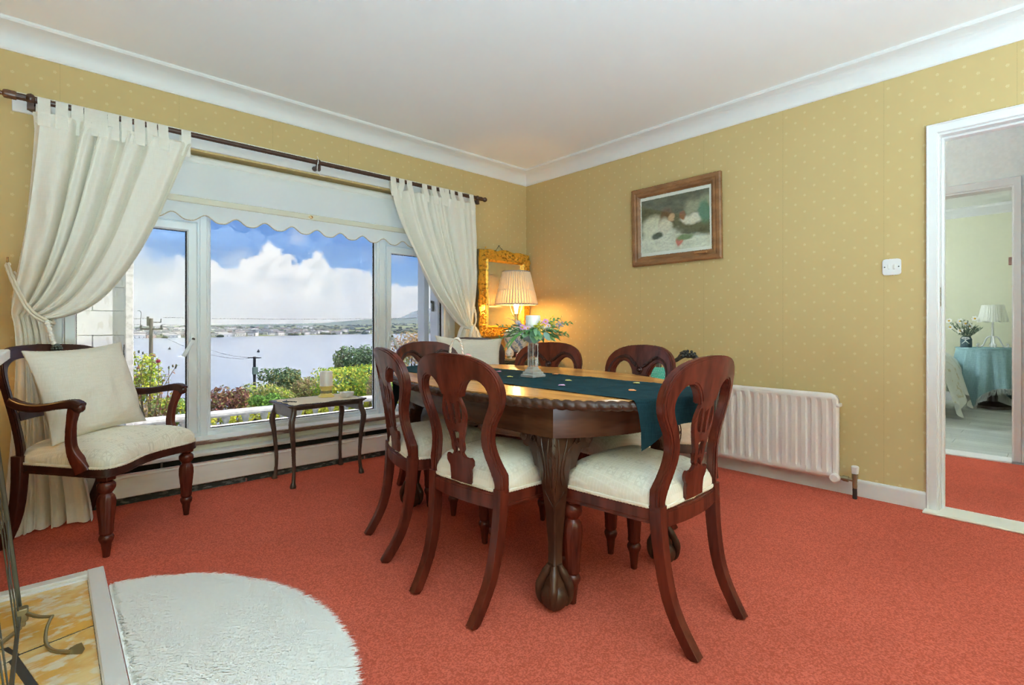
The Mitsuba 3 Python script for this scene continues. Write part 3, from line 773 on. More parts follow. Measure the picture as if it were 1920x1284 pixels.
def armchair_parts():
    P = []
    fn = bend(.085, 1.15, -.265)
    O = spl([(.232, .40), (.238, .48), (.254, .60), (.274, .70), (.282, .77), (.270, .83), (.225, .872), (.13, .893), (0, .899)], 36)
    I = spl([(.196, .42), (.202, .50), (.220, .61), (.238, .70), (.243, .755), (.232, .795), (.195, .822), (.11, .838), (0, .842)], 30)
    poly = mirrored([(0, .33), (.228, .33)] + [tuple(p) for p in O])
    hole = mirrored([(0, .40), (.194, .40)] + [tuple(p) for p in I])
    P.append(('back_frame', None, ply(warp(plate([poly, hole], .036, .010, .02).translate((0, 0, -.018)), fn), M_MAHOGD, smooth=50), None))
    bar_ = np.array([(-.205, .565), (.205, .565), (.215, .60), (.205, .615), (.06, .622), (0, .63), (-.06, .622), (-.205, .615), (-.215, .60)])
    P.append(('back_rail', None, ply(warp(plate([bar_], .022, .005, .02).translate((0, 0, -.011)), fn), M_MAHOGD, smooth=40), None))
    half = [(0, -.272), (.12, -.258), (.212, -.222), (.238, -.12), (.262, .05), (.280, .18), (.276, .222), (.245, .248), (.18, .250), (.09, .226), (0, .214)]
    o = smooth_outline(half, 44)
    ring = CrossSection([o]) - CrossSection([o]).offset(-.04)
    P.append(('seat_rail', None, ply(cat(plate(ring, .040, .004).translate((0, 0, .346)), plate(CrossSection([o]).offset(.004) - CrossSection([o]).offset(-.03), .010, .004).translate((0, 0, .346)), plate(CrossSection([o]).offset(-.03), .01).translate((0, 0, .36))), M_MAHOGD, smooth=40), None))
    i = len(P)
    m, uv = oval_seat(np.asarray(o) * .985, dome(.384, .492, 1.008), 80)
    P.append(('seat_cushion', None, ply(m, M_SEAT, smooth=True, uv=uv), 'cream damask seat'))
    P.append(('braid', i, ply(braid(np.asarray(CrossSection([o]).offset(.001).to_polygons()[0]), .388), M_BRAID, smooth=40), 'looped cream braid'))
    k = .335 / .372
    lm = ply(leg_mesh(.335, k), M_MAHOG, smooth=40)
    for s in (-1, 1):
        P.append(('front_leg', None, {**lm, 'to_world': T().translate((s * .240, .205, 0))}, None))
    for s in (-1, 1):
        path = spl([(s * .225, -.205, .42), (s * .222, -.210, .32), (s * .216, -.225, .22), (s * .208, -.258, .12), (s * .202, -.300, .04), (s * .198, -.322, 0)], 16)
        lg = sweep(path, rrect(.042, .044, .006, 2), np.stack([np.linspace(1, .9, 16), np.linspace(1.1, .9, 16)], 1), up=(0, 1, 0))
        lg.vertices[:, 2] = np.maximum(lg.vertices[:, 2], 0)
        P.append(('rear_leg', None, ply(lg, M_MAHOGD, smooth=40), None))
    for s in (-1, 1):
        arm = spl([(s * .262, -.205, .660), (s * .276, -.12, .640), (s * .292, -.02, .642), (s * .300, .06, .655), (s * .300, .115, .660), (s * .298, .150, .648)], 20)
        sc = np.stack([np.interp(np.arange(20), [0, 5, 13, 17, 19], [.7, .8, 1.15, 1.1, .85]), np.interp(np.arange(20), [0, 12, 17, 19], [1.1, .9, 1.1, 1.0])], 1)
        a = sweep(arm, rrect(.044, .036, .011, 3), sc, up=(0, 0, 1))
        knob = tm(Manifold.sphere(.024, 24).scale((.85, 1, .95)).translate((s * .299, .138, .645)))
        P.append(('arm', None, ply(cat(a, knob), M_MAHOGD, smooth=50), None))
        sup = spl([(s * .298, .120, .645), (s * .292, .100, .585), (s * .284, .088, .520), (s * .278, .092, .455), (s * .272, .120, .400), (s * .268, .135, .372)], 18)
        sc = np.stack([np.interp(np.arange(18), [0, 4, 10, 17], [1.0, .85, .95, 1.25]), np.interp(np.arange(18), [0, 4, 10, 15, 17], [1.1, .85, .95, 1.7, 1.9])], 1)
        P.append(('arm_support', len(P) - 1, ply(sweep(sup, rrect(.034, .038, .009, 3), sc, up=(0, 1, 0)), M_MAHOG, smooth=50), None))
    return P


AC = armchair_parts()
place(AC, thing('armchair', 'low backed mahogany armchair in front of the left curtain with a cream cushion', 'armchair'), (-3.255, -.500, 0), face(.693, -.72))
place(AC, thing('armchair', 'mahogany armchair in the far corner before the gilt mirror, mostly hidden by the dining chairs', 'armchair'), (-1.10, -.66, 0), face(-.32, -.95))


def pillow(w, h, th, n=34, flange=.0, seed=0, pinch=.06):
    u = np.linspace(-1, 1, n)
    U, V = np.meshgrid(u, u, indexing='ij')
    k = 1 - pinch * (1 - np.abs(V) ** 2.0) * np.abs(U) ** 6
    k2 = 1 - pinch * (1 - np.abs(U) ** 2.0) * np.abs(V) ** 6
    X, Z = U * w / 2 * k, V * h / 2 * k2
    e = np.clip((1 - np.abs(U)) * (1 + flange * 6) - flange * .9, 0, 1) , np.clip((1 - np.abs(V)) * (1 + flange * 6) - flange * .9, 0, 1)
    b = (np.clip(e[0], 0, 1) * (2 - np.clip(e[0], 0, 1))) ** .55 * (np.clip(e[1], 0, 1) * (2 - np.clip(e[1], 0, 1))) ** .55
    nz_ = meshkit.noise(np.stack([U * 3.1, V * 3.1, U * 0 + seed], -1), seed) - .5
    nf = meshkit.noise(np.stack([U * 7, V * 2.0, U * 0 + seed + 5], -1), seed + 1) - .5
    t_ = th / 2 * b * (1 + .25 * nz_) + .006 * nf * b
    edge = .004 + 0 * b
    F = np.stack([X, t_ + edge, Z], -1).reshape(-1, 3)
    B = np.stack([X, -t_ - edge, Z], -1).reshape(-1, 3)
    g = grid(n, n)
    m = np.arange(n * n).reshape(n, n)
    loop = np.r_[m[:-1, 0], m[-1, :-1], m[:0:-1, -1], m[0, :0:-1]]
    l2 = np.roll(loop, -1)
    side = np.stack([loop, l2, l2 + n * n, loop + n * n], 1)
    mm = tri(np.vstack([F, B]), np.vstack([g[:, ::-1], g + n * n, side]))
    if mm.volume < 0:
        mm.invert()
    return mm


def lean(m, loc, f, tilt, roll=0.0):
    m = m.copy()
    R = trimesh.transformations.rotation_matrix
    if roll:
        m.apply_transform(R(roll, (0, 1, 0)))
    m.apply_transform(R(tilt, (1, 0, 0)))
    m.apply_transform(R(face(*f), (0, 0, 1)))
    m.apply_translation(loc)
    return m


cu = thing('cushion', 'square cream linen cushion leaning in the armchair by the left curtain', 'cushion')
p0 = dict(loc=(-3.325, -.452, .685), f=(.60, -.80), tilt=.30, roll=.06)
part(cu, 'cover', lean(pillow(.455, .43, .15, 40, .055, 3, .085), **p0), M_LINEN, 60)
zp = lean(tube([(x, .005 * 0, z) for x, z in spl([(-.21, .19), (-.185, .10), (-.18, 0), (-.185, -.10), (-.20, -.19)], 20)], .0022, 6).apply_translation((0, .034, 0)), **p0)
part(cu, 'zip', zp, M_DARKMETAL, label='dark zip along its side seam')
one('cushion', 'oblong cream linen cushion in the far corner armchair', 'cushion', lean(pillow(.52, .33, .15, 36, .03, 9, .13), (-1.17, -.60, .745), (-.40, -.92), .22, -.05), M_LINEN, 60)

# ------------------------------------------------------------------ nursing chair by the radiator with a spotted cushion


def nursing_chair():
    t = thing('nursing_chair', 'low nursing chair with carved dark crest and peach velvet seat before the radiator', 'chair')
    loc, f = (-.60, -1.93, 0), (-.985, -.17)
    W = lambda m: move(m, loc, face(*f))
    for s in (-1, 1):
        st = spl([(s * .175, -.30, 0), (s * .178, -.255, .12), (s * .180, -.225, .26), (s * .185, -.225, .38), (s * .192, -.25, .55), (s * .196, -.275, .70), (s * .198, -.285, .755)], 22)
        part(t, 'stile', W(sweep(st, rrect(.034, .034, .008, 2), up=(0, 1, 0))), M_NEST, 45)
    c = []
    for s in (-1, 1):
        pth = spl([(s * .205, -.287, .745), (s * .175, -.288, .765), (s * .13, -.29, .750), (s * .085, -.292, .752), (s * .045, -.293, .780), (0, -.294, .788)], 18)
        c.append(sweep(pth, rrect(.028, .026, .009, 2), np.interp(np.arange(18), [0, 8, 17], [1.2, .8, 1.3]), up=(0, 1, 0)))
        c.append(tm(Manifold.sphere(.021, 18).translate((s * .205, -.287, .748))))
    part(t, 'crest_rail', W(cat(c)), M_NEST, 45)
    rr = random.Random(4); c = []
    for k in range(34):
        a, q = rr.uniform(0, PI), math.sqrt(rr.random())
        c.append(tm(Manifold.sphere(rr.uniform(.006, .012), 10)).apply_translation((.052 * q * math.cos(a), -.283 + rr.uniform(0, .008), .782 + .036 * q * math.sin(a))))
    for a in np.linspace(.1, PI - .1, 7):
        c.append(tm(Manifold.sphere(.010, 10)).apply_translation((.054 * math.cos(a), -.288, .783 + .036 * math.sin(a))))
    part(t, 'carving', W(cat(c)), M_DARKMETAL, 45, label='dark carved foliage in the middle of the crest')
    part(t, 'back_rail', W(sweep(spl([(-.19, -.245, .50), (0, -.252, .515), (.19, -.245, .50)], 9), rrect(.022, .05, .006, 2), up=(0, 1, 0))), M_NEST, 45)
    half = [(0, -.245), (.12, -.238), (.19, -.215), (.225, -.10), (.24, .08), (.225, .19), (.16, .245), (.08, .262), (0, .266)]
    o = smooth_outline(half, 36)
    part(t, 'seat_rail', W(plate(CrossSection([o]).offset(.012), .05, .006).translate((0, 0, .265))), M_NEST, 40)
    m, uv = oval_seat(o, dome(.312, .392, 1.01))
    part(t, 'seat_cushion', W(m), mat('m_peach', pr(proc(lambda p, n, uv: mix((.42, .26, .17), (.60, .42, .30), fbm(p.x * 30, p.y * 30, p.z * 30, 3))), .8, sheen=.6)), True, label='peach velvet seat')
    for s in (-1, 1):
        lg = spl([(s * .20, .20, .29), (s * .215, .225, .23), (s * .205, .215, .15), (s * .195, .205, .08), (s * .205, .222, .015), (s * .205, .222, 0)], 16)
        part(t, 'front_leg', W(tube(lg, np.interp(np.arange(16), [0, 3, 11, 14, 15], [.030, .027, .014, .020, .018]), 12)), M_NEST, 50)
    return loc, f


nl, nf_ = nursing_chair()


def spot_fn(p, n, uv):
    u, v = uv.x / .0125, uv.y / .0125
    h = dr.floor(v)
    uu = u + 0.5 * (h - 2 * dr.floor(h / 2))
    a, b = uu - dr.floor(uu) - .5, v - h - .5
    return mix((0.0, .40, .30), (.78, .80, .74), smoothstep(.27, .20, dr.sqrt(a * a + b * b)))


M_SPOT = mat('m_spots', dif(proc(spot_fn)))
pm = pillow(.40, .38, .14, 36, 0, 21)
sp_uv = pm.vertices[:, [0, 2]] + .5
one('cushion', 'green cushion with white spots on the peach nursing chair', 'cushion', lean(pm, (-.485, -1.915, .548), nf_, .30, .10), M_SPOT, True, uv=sp_uv)

# ------------------------------------------------------------------ dining table
TBL = (-1.800, -1.815, 0.0)
TROT = -math.radians(7.4)
W = lambda m: move(m, TBL, TROT)
t = thing('dining_table', 'oval mahogany dining table with a rope carved edge and claw and ball feet', 'table')
th = np.arange(240) * 2 * PI / 240
EX = 2 / 2.06
top_o = np.stack([.525 * np.sign(np.cos(th)) * np.abs(np.cos(th)) ** EX, .885 * np.sign(np.sin(th)) * np.abs(np.sin(th)) ** EX], 1)
part(t, 'tabletop', W(plate([top_o], .018, .004).translate((0, 0, .727))), M_TABLETOP, 30)


def rope(outl, z, R=.0165, pitch=.036):
    o = np.vstack([outl, outl[:1]])
    d = np.r_[0, np.cumsum(np.linalg.norm(np.diff(o, axis=0), axis=1))]
    L = d[-1]; n = int(L / .0036)
    s = np.arange(n) * L / n
    c = np.stack([np.interp(s, d, o[:, k]) for k in (0, 1)], 1)
    tg = np.roll(c, -1, 0) - np.roll(c, 1, 0); tg /= np.linalg.norm(tg, axis=1, keepdims=True)
    nn = np.stack([tg[:, 1], -tg[:, 0]], 1)
    m = 14; ph = np.arange(m) * 2 * PI / m
    turns = round(L / pitch)
    w = np.abs(np.cos(ph[None, :] * 1.0 * .5 * 2 / 2 + PI * turns * s[:, None] / L))
    r = R * (.74 + .34 * w ** .55)
    x = c[:, None, :] + nn[:, None, :] * (r * np.cos(ph))[..., None]
    v = np.concatenate([x, (z + r * np.sin(ph))[..., None]], -1).reshape(-1, 3)
    i = np.arange(m); f = []
    for k in range(n):
        k2 = (k + 1) % n
        f.append(np.stack([k * m + i, k * m + (i + 1) % m, k2 * m + (i + 1) % m, k2 * m + i], 1))
    mm = tri(v, np.vstack(f))
    if mm.volume < 0:
        mm.invert()
    return mm


part(t, 'rope_edge', W(rope(top_o * (1.004, 1.002), .7245)), M_CARVED, 60, label='rope carved edge')
ap = []
for (x0, y0), (x1, y1), b in (((-.335, -.645), (.335, -.645), (0, -.105)), ((.335, -.645), (.335, .645), (.085, 0)), ((.335, .645), (-.335, .645), (0, .105)), ((-.335, .645), (-.335, -.645), (-.085, 0))):
    for q in np.linspace(0, 1, 24, endpoint=False):
        k = 4 * q * (1 - q)
        ap.append((x0 + (x1 - x0) * q + b[0] * k, y0 + (y1 - y0) * q + b[1] * k))
cs = CrossSection([np.array(ap)])
part(t, 'apron', W(cat(plate(cs - cs.offset(-.028), .117, .002).translate((0, 0, .605)), plate(cs.offset(.012), .012, .005).translate((0, 0, .715)))), M_APRON, 20)


def claw_leg():
    zs = [.615, .59, .56, .52, .47, .42, .36, .30, .24, .19, .15, .12, .095, .07]
    hf = [.048, .050, .050, .046, .0395, .0345, .0295, .0250, .0220, .0215, .0235, .0285, .036, .040]
    ou = [.002, .006, .012, .014, .012, .006, -.002, -.008, -.010, -.008, -.002, .004, .008, .010]
    n = 60
    zz_ = np.linspace(.615, .07, n)
    h = np.interp(zz_, zs[::-1], hf[::-1]); o_ = CubicSpline(zs[::-1], ou[::-1])(zz_)
    h = np.convolve(np.r_[[h[0]] * 3, h, [h[-1]] * 3], np.ones(7) / 7, 'valid')
    path = np.stack([o_, o_, zz_], 1)
    v = []
    sec = rrect(2, 2, .30, 5)
    rnd = circ(len(sec), 1.06)
    rnd = np.roll(rnd, 0, 0)
    ang = np.arctan2(sec[:, 1], sec[:, 0])
    rnd = np.stack([np.cos(ang), np.sin(ang)], 1) * 1.05
    for k in range(n):
        w_ = np.clip((.26 - zz_[k]) / .10, 0, 1)
        s = (sec * (1 - w_) + rnd * w_) * h[k] + path[k, :2]
        v += [(x, y, zz_[k]) for x, y in s]
    m = len(sec); i = np.arange(m); f = []
    for k in range(n - 1):
        f.append(np.stack([k * m + i, (k + 1) * m + i, (k + 1) * m + (i + 1) % m, k * m + (i + 1) % m], 1))
    a = tri(v, np.vstack(f))
    ears = []
    for sw in (0, 1):
        # scroll bracket along each apron side
        e = np.array([(0, .612), (.112, .612), (.124, .603), (.127, .585), (.125, .566), (.115, .552), (.102, .549), (.092, .553), (.080, .548), (.064, .522), (.054, .492), (.0, .48)])
        q = tm(plate([e[::-1]], .030, .008, .02))
        vv = q.vertices.copy()
        q.vertices = np.stack([-vv[:, 0], .030 - .006 + vv[:, 2] * 1.0, vv[:, 1]], 1) if sw == 0 else np.stack([.030 - .006 + vv[:, 2], -vv[:, 0], vv[:, 1]], 1)
        q.fix_normals()
        ears.append(q)
        lb = tm(Manifold.sphere(.019, 20).scale((1, .55, 1)))
        lb.apply_translation((-.112, .052, .588)) if sw == 0 else lb.apply_transform(trimesh.transformations.rotation_matrix(PI / 2, (0, 0, 1))).apply_translation((.052, -.112, .588))
        ears.append(lb)
    c = []
    for sw in (0, 1):
        def S(pts, r, sw=sw):
            p = spl(pts, 16)
            hw = np.interp(p[:, 1], zs[::-1], hf[::-1]) ; oo = np.interp(p[:, 1], zs[::-1], ou[::-1])
            q = np.stack([oo + hw - p[:, 0], oo + hw + .001, p[:, 1]], 1)
            if sw:
                q = q[:, [1, 0, 2]]
            c.append(tube(q, np.r_[.001, [r] * 13, r * .6, .001], 7))
        S([(.022, .600), (.026, .55), (.020, .48), (.006, .405)], .0026)
        S([(.062, .602), (.056, .565), (.040, .52), (.034, .47), (.040, .430)], .0028)
        S([(.105, .602), (.092, .578), (.074, .562), (.058, .53), (.048, .49), (.052, .455)], .0028)
        S([(.10, .592), (.115, .598), (.122, .586), (.112, .576), (.104, .584)], .003)
        S([(.001, .600), (.001, .52), (.001, .42), (.001, .36)], .0022)
        S([(.004, .360), (.026, .385), (.050, .415)], .0018)
        for k in range(5):
            S([(.003, .59 - k * .038), (.010, .578 - k * .038), (.018, .574 - k * .038)], .0014)
    # paw: ball held by four talons
    ball = tm(Manifold.sphere(.049, 40).scale((1, 1, .98)).translate((.012, .012, .048)))
    toes = []
    for k, an in enumerate((45, 135, 225, 315)):
        d = np.array([math.cos(math.radians(an)), math.sin(math.radians(an)), 0])
        c0 = np.array([.012, .012, 0])
        pts = [c0 + d * rr_ + (0, 0, z_) for rr_, z_ in ((.018, .155), (.032, .125), (.046, .098), (.054, .066), (.050, .036), (.040, .016))]
        pth = spl(pts, 22)
        toes.append(tube(pth, np.interp(np.arange(22), [0, 4, 8, 11, 14, 17, 19, 21], [.009, .015, .014, .016, .013, .011, .008, .003]), 12))
    return cat([a] + ears), cat(c), ball, cat(toes)


LG = [ply(m, M_CARVED, smooth=45) for m in claw_leg()]
for k, (sx, sy) in enumerate(((1, 1), (-1, 1), (-1, -1), (1, -1))):
    px, py = .282 * sx, .592 * sy
    M = mat4(TBL, TROT) @ T().translate((px, py, 0)).rotate([0, 0, 1], 90 * k)
    lg = part(t, 'leg', LG[0], to=M)
    part(lg, 'knee_carving', LG[1], to=M, label='carved acanthus leaves')
    part(lg, 'ball', LG[2], to=M)
    part(lg, 'claw', LG[3], to=M)

# ================================================================== curtains, pole, blind


def col(path, n):
    return spl(path, n)


def curtain(name, label, top0, top1, outer, inner, tie_o, tie_i, low_o, low_i, tabs, seed, folds, ztop=2.035):
    """outer, inner: (x, z) edge paths down to the tie; low_*: from the tie to the floor."""
    key = thing(name, label, 'curtain')
    ns, nt, nl = 300, 84, 64
    S = np.linspace(0, 1, ns)
    O, I = spl(outer, nt), spl(inner, nt)
    LO, LI = spl(low_o, nl), spl(low_i, nl)
    tt = np.linspace(0, 1, nt)
    ph = 2 * PI * folds * (S + .050 * np.sin(2 * PI * 1.3 * S + seed) + .026 * np.sin(2 * PI * 3.1 * S + 2 * seed))
    amp_ = .55 + .9 * meshkit.noise(np.stack([S * 6, S * 0, S * 0 + seed], -1), seed + 9)
    wave = (1.7 * (1 - np.abs(np.sin(ph / 2))) ** 1.7 - .55 + .22 * np.sin(2 * ph + 1.0)) * amp_ * 1.25
    wx = np.cos(ph)
    dirx = np.sign(inner[0][0] - outer[0][0])
    rows = []
    for k, t_ in enumerate(tt):
        base = O[k][None] * (1 - S[:, None]) + I[k][None] * S[:, None]
        sag = -.045 * np.sin(PI * S) ** 1.2 * np.sin(PI * np.clip((t_ - .35) / .65, 0, 1)) * 0
        A = np.interp(t_, [0, .12, .5, .8, .93, 1], [.020, .030, .040, .036, .026, .022])
        B = np.interp(t_, [0, .12, .5, .8, 1], [.002, .012, .014, .006, .004])
        q = np.stack([S * 5.0, S * 0 + t_ * 3.5, S * 0 + seed], -1)
        nn = meshkit.noise(q, seed) - .5
        q2 = np.stack([S * 14.0, S * 0 + t_ * 7 - S * 3, S * 0 + seed + 4], -1)
        n2 = meshkit.noise(q2, seed + 1) - .5
        y = -.125 + A * wave * np.interp(S, [0, .05, .95, 1], [.6, 1, 1, .7]) + .05 * nn * np.sin(PI * min(1, t_ * 1.1)) + .022 * n2 * t_ - .02 * t_
        x = base[:, 0] + dirx * B * wx
        z = base[:, 1] + sag
        if k == 0:
            z = ztop + 0 * z
        rows.append(np.stack([x, y, z], 1))
    y0 = rows[-1][:, 1]
    for k in range(1, nl):
        u = k / (nl - 1)
        base = LO[k][None] * (1 - S[:, None]) + LI[k][None] * S[:, None]
        A = np.interp(u, [0, .1, .5, 1], [.022, .024, .034, .042])
        q = np.stack([S * 5.0, S * 0 + 3.5 + u * 3.0, S * 0 + seed], -1)
        nn = meshkit.noise(q, seed) - .5
        y = (-.145 - .065 * u) + A * wave + .05 * nn * u - (.03 * np.clip((u - .9) / .1, 0, 1))
        x = base[:, 0] + dirx * (.006 + .012 * u) * wx
        z = np.maximum(base[:, 1] + (.012 * np.sin(ph * .5 + 1) * np.clip((u - .8) / .2, 0, 1)), .006)
        rows.append(np.stack([x, y, z], 1))
    n = len(rows)
    m = tri(np.array(rows).reshape(-1, 3), grid(n, ns))
    part(key, 'panel', m, M_CURTAIN, True)
    hem = np.array(rows[2]) + (0, -.004, 0)
    for xc in tabs:
        i = int(np.argmin(np.abs(np.array(rows[0])[:, 0] - xc)))
        yf = rows[1][i][1]
        a = np.linspace(-PI * .9, PI * .35, 14)
        loop = [(yf - .006, ztop - .055), (yf - .008, ztop), (-.121, 2.090)] + [(-.10 + .0195 * math.cos(PI - (b + PI * .5)) * 1.0, 2.115 + .0195 * math.sin(PI - (b + PI * .5))) for b in np.linspace(-.9, PI + .2, 14)] + [(yf + .028, ztop), (yf + .012, ztop - .04)]
        loop = np.array(loop)
        wd = .048
        dx = .004 * math.sin(xc * 40)
        v = []
        for j, (yy_, zz_) in enumerate(loop):
            v += [(xc - wd / 2 + dx * j / 8, yy_, zz_), (xc + wd / 2 + dx * j / 8, yy_, zz_)]
        part(key, 'tab', tri(v, grid(len(loop), 2)), M_CURTAIN, True)
    return key


curtain('curtain', 'cream tab top curtain at the left side of the window, swept back by a cord', -3.53, -2.86,
        [(-3.530, 2.06), (-3.536, 1.90), (-3.560, 1.55), (-3.585, 1.30), (-3.603, 1.14), (-3.606, 1.045)],
        [(-2.855, 2.06), (-2.905, 1.91), (-3.006, 1.62), (-3.082, 1.43), (-3.178, 1.245), (-3.264, 1.125), (-3.345, 1.058), (-3.425, 1.025), (-3.478, 1.020)], 0, 0,
        [(-3.606, 1.045), (-3.590, .93), (-3.592, .70), (-3.61, .40), (-3.635, .12), (-3.645, .006)],
        [(-3.478, 1.020), (-3.462, .93), (-3.430, .72), (-3.375, .42), (-3.325, .15), (-3.308, .006)],
        (-3.485, -3.420, -3.358, -3.308, -3.262, -3.212, -3.155, -3.100, -3.042, -2.990, -2.878), 3, 5.5)
curtain('curtain', 'cream tab top curtain at the right side of the window beside the gilt mirror', -.74, -1.55,
        [(-.742, 2.06), (-.744, 1.80), (-.748, 1.50), (-.758, 1.27), (-.775, 1.12), (-.790, 1.005)],
        [(-1.556, 2.06), (-1.475, 1.775), (-1.368, 1.58), (-1.245, 1.38), (-1.128, 1.213), (-1.011, 1.085), (-.935, 1.020), (-.880, .985)], 0, 0,
        [(-.790, 1.005), (-.735, .95), (-.690, .80), (-.675, .50), (-.66, .2), (-.65, .006)],
        [(-.880, .985), (-.92, .93), (-.96, .80), (-1.0, .50), (-1.03, .2), (-1.04, .006)],
        (-1.532, -1.455, -1.390, -1.250, -1.160, -1.085, -1.035, -.975, -.897, -.775), 8, 6.5)


def tieback(label, hook, pts, tail, seed):
    t = thing('tieback', label, 'tieback')
    for off in (-.006, .006):
        p = spl([(x + off * .6, y + off * .3, z + off) for x, y, z in pts], 40)
        s = np.arange(40)
        part(t, 'cord', tube(p, .0062 * (1 + .12 * np.sin(s * 2.2)), 8), M_ROPE, 50)
    part(t, 'hook', cat(tube(spl([(hook[0], 0, hook[2]), (hook[0], -.05, hook[2] - .004), (hook[0], -.068, hook[2] + .004), (hook[0], -.066, hook[2] + .028)], 12), .0035, 8), lathe([(0, -.002), (.011, 0), (.011, .003), (0, .004)], 12).apply_transform(trimesh.transformations.rotation_matrix(PI / 2, (1, 0, 0))).apply_translation((hook[0], 0, hook[2]))), M_BRASS)
    if tail is not None:
        part(t, 'tail', tube(spl(tail, 24), .011 * (1 + .2 * np.sin(np.arange(24) * 2.4)), 8), mat('m_tail', dif((.86, .86, .82))), 50, label='white twisted tail')
    return t


tb = tieback('cord tieback with a beaded tassel holding the left curtain', (-3.618, 0, 1.295), [(-3.620, -.062, 1.290), (-3.605, -.13, 1.235), (-3.565, -.215, 1.12), (-3.520, -.235, 1.040), (-3.475, -.225, 1.005), (-3.452, -.19, .99), (-3.47, -.12, 1.03), (-3.60, -.055, 1.25)],
             [(-3.478, -.238, 1.01), (-3.468, -.240, .975), (-3.458, -.238, .93), (-3.448, -.236, .895)], 1)
tas = cat([trimesh.creation.icosphere(1, .006).apply_translation((-3.440 + .018 * math.cos(a) * math.cos(b) * 1.1, -.236 + .018 * math.sin(a) * math.cos(b), .868 + .026 * math.sin(b))) for b in np.linspace(-1.2, 1.2, 6) for a in np.linspace(0, 2 * PI, 11)[:-1] + b])
part(tb, 'tassel', tas, mat('m_bead', pr((.10, .12, .11), .2, metallic=.3)), True, label='dark beaded tassel')
tieback('white cord tied in a knot round the right curtain', (-.742, 0, 1.29), [(-.745, -.060, 1.295), (-.762, -.12, 1.20), (-.790, -.20, 1.05), (-.845, -.235, .985), (-.885, -.22, .975), (-.875, -.14, 1.00), (-.76, -.05, 1.24)],
        [(-.855, -.236, .985), (-.868, -.240, .95), (-.878, -.236, .905), (-.872, -.236, .86)], 2)

cpz, cpy = 2.115, -.10
t = thing('curtain_pole', 'dark wooden curtain pole with turned finials above the window', 'curtain pole')
RX = lambda m: m.apply_transform(trimesh.transformations.rotation_matrix(PI / 2, (0, 1, 0)))
part(t, 'pole', RX(lathe([(0, -3.60), (.0145, -3.60), (.0145, -.66), (0, -.66)], 20)).apply_translation((0, cpy, cpz)), M_POLE)
part(t, 'pole_reeding', RX(lathe([(.0165, -3.60), (.0165, -3.505)], 40, lambda th, z: 1 - .09 * np.abs(np.sin(9 * th)))).apply_translation((0, cpy, cpz)), M_POLE)
fin = [(0, .0), (.019, .0), (.021, .006), (.021, .040), (.018, .046), (.010, .050), (.010, .056), (.014, .060), (.010, .066), (.022, .085), (.027, .105), (.024, .125), (.014, .142), (.006, .150), (0, .152)]
part(t, 'finial', RX(lathe([(r, -z) for r, z in fin[::-1]], 22)).apply_translation((-3.585, cpy, cpz)), mat('m_finial', pr(wood((.06, .022, .010), (.18, .07, .03)), .3, clearcoat=.5)))
part(t, 'finial', RX(lathe([(0, -.665), (.017, -.665), (.018, -.645), (.010, -.640), (.010, -.632), (.019, -.622), (.021, -.610), (.017, -.598), (0, -.592)], 20)).apply_translation((0, cpy, cpz)), M_POLE)
for x, r in ((-3.535, .026), (-2.10, .0235), (-.695, .022)):
    part(t, 'bracket', cat(tm(Manifold.sphere(r, 22).scale((.8, 1, 1)).translate((x, cpy, cpz))), lathe([(0, 0), (.017, 0), (.019, .012), (.013, .03), (.012, .06), (.014, .095)], 16).apply_transform(trimesh.transformations.rotation_matrix(PI / 2, (1, 0, 0))).apply_translation((x + .006, 0, cpz - .022)),
                             tm(Manifold.hull_points(np.array([(x + a * .013, cpy + b * .012, cpz - .055 + c * .035) for a in (-1, 1) for b in (-1, 1) for c in (0, 1)])))), M_POLE)
part(t, 'batten', box((-3.605, -.016, 2.066), (-.70, 0, 2.165), .003), M_WHITE, label='white painted board behind the pole')
c = thing('pull_cord', 'loose white cord wound round the middle bracket of the curtain pole', 'cord')
part(c, 'cord', tube(spl([(-2.118, -.128, 2.15), (-2.112, -.132, 2.12), (-2.118, -.130, 2.075), (-2.11, -.128, 2.035), (-2.085, -.126, 2.024), (-2.06, -.124, 2.030)], 20), .0022, 6), M_WHITE)

b = thing('roller_blind', 'white roller blind drawn down a little with a scalloped lower edge', 'blind')
BX0, BX1, BY = -3.39, -.88, .045
part(b, 'roller', RX(lathe([(0, BX0), (.032, BX0), (.032, BX1), (0, BX1)], 24)).apply_translation((0, .048, 2.008)), mat('m_roll', dif((.74, .74, .70))))
xs = np.linspace(BX0, BX1, 420)
pit = .1735


def scal(x):
    c = .5 + .5 * np.cos(2 * PI * (x + 2.406) / pit)
    return 1.632 + .040 * c ** 1.5


v = []
zs_ = np.linspace(0, 1, 16)
for z in zs_:
    v.append(np.stack([xs, BY - .022 + .003 * np.sin(xs * 3) * z + 0 * xs, 2.008 - .0 * z - z * (2.008 - 1.776) + 0 * xs], 1))
part(b, 'cloth', tri(np.array(v).reshape(-1, 3), grid(16, 420)), M_BLIND, True)
v = []
for z in zs_:
    v.append(np.stack([xs, BY - .020 + .002 * np.sin(xs * 9) * z, 1.738 + (scal(xs) - 1.738) * z], 1))
part(b, 'valance', tri(np.array(v).reshape(-1, 3), grid(16, 420)), M_BLIND, True, label='scalloped valance')
part(b, 'slat_pocket', cat(box((BX0, BY - .029, 1.737), (BX1, BY - .015, 1.777), .005)), mat('m_pocket', dif((.66, .645, .54))), label='slat in its pocket')
part(b, 'trim', tube(np.stack([xs, BY - .022 + .002 * np.sin(xs * 9), scal(xs)], 1), .0035, 6), mat('m_trim_braid', dif((.58, .50, .38))), True, label='beige braid along the scallops')
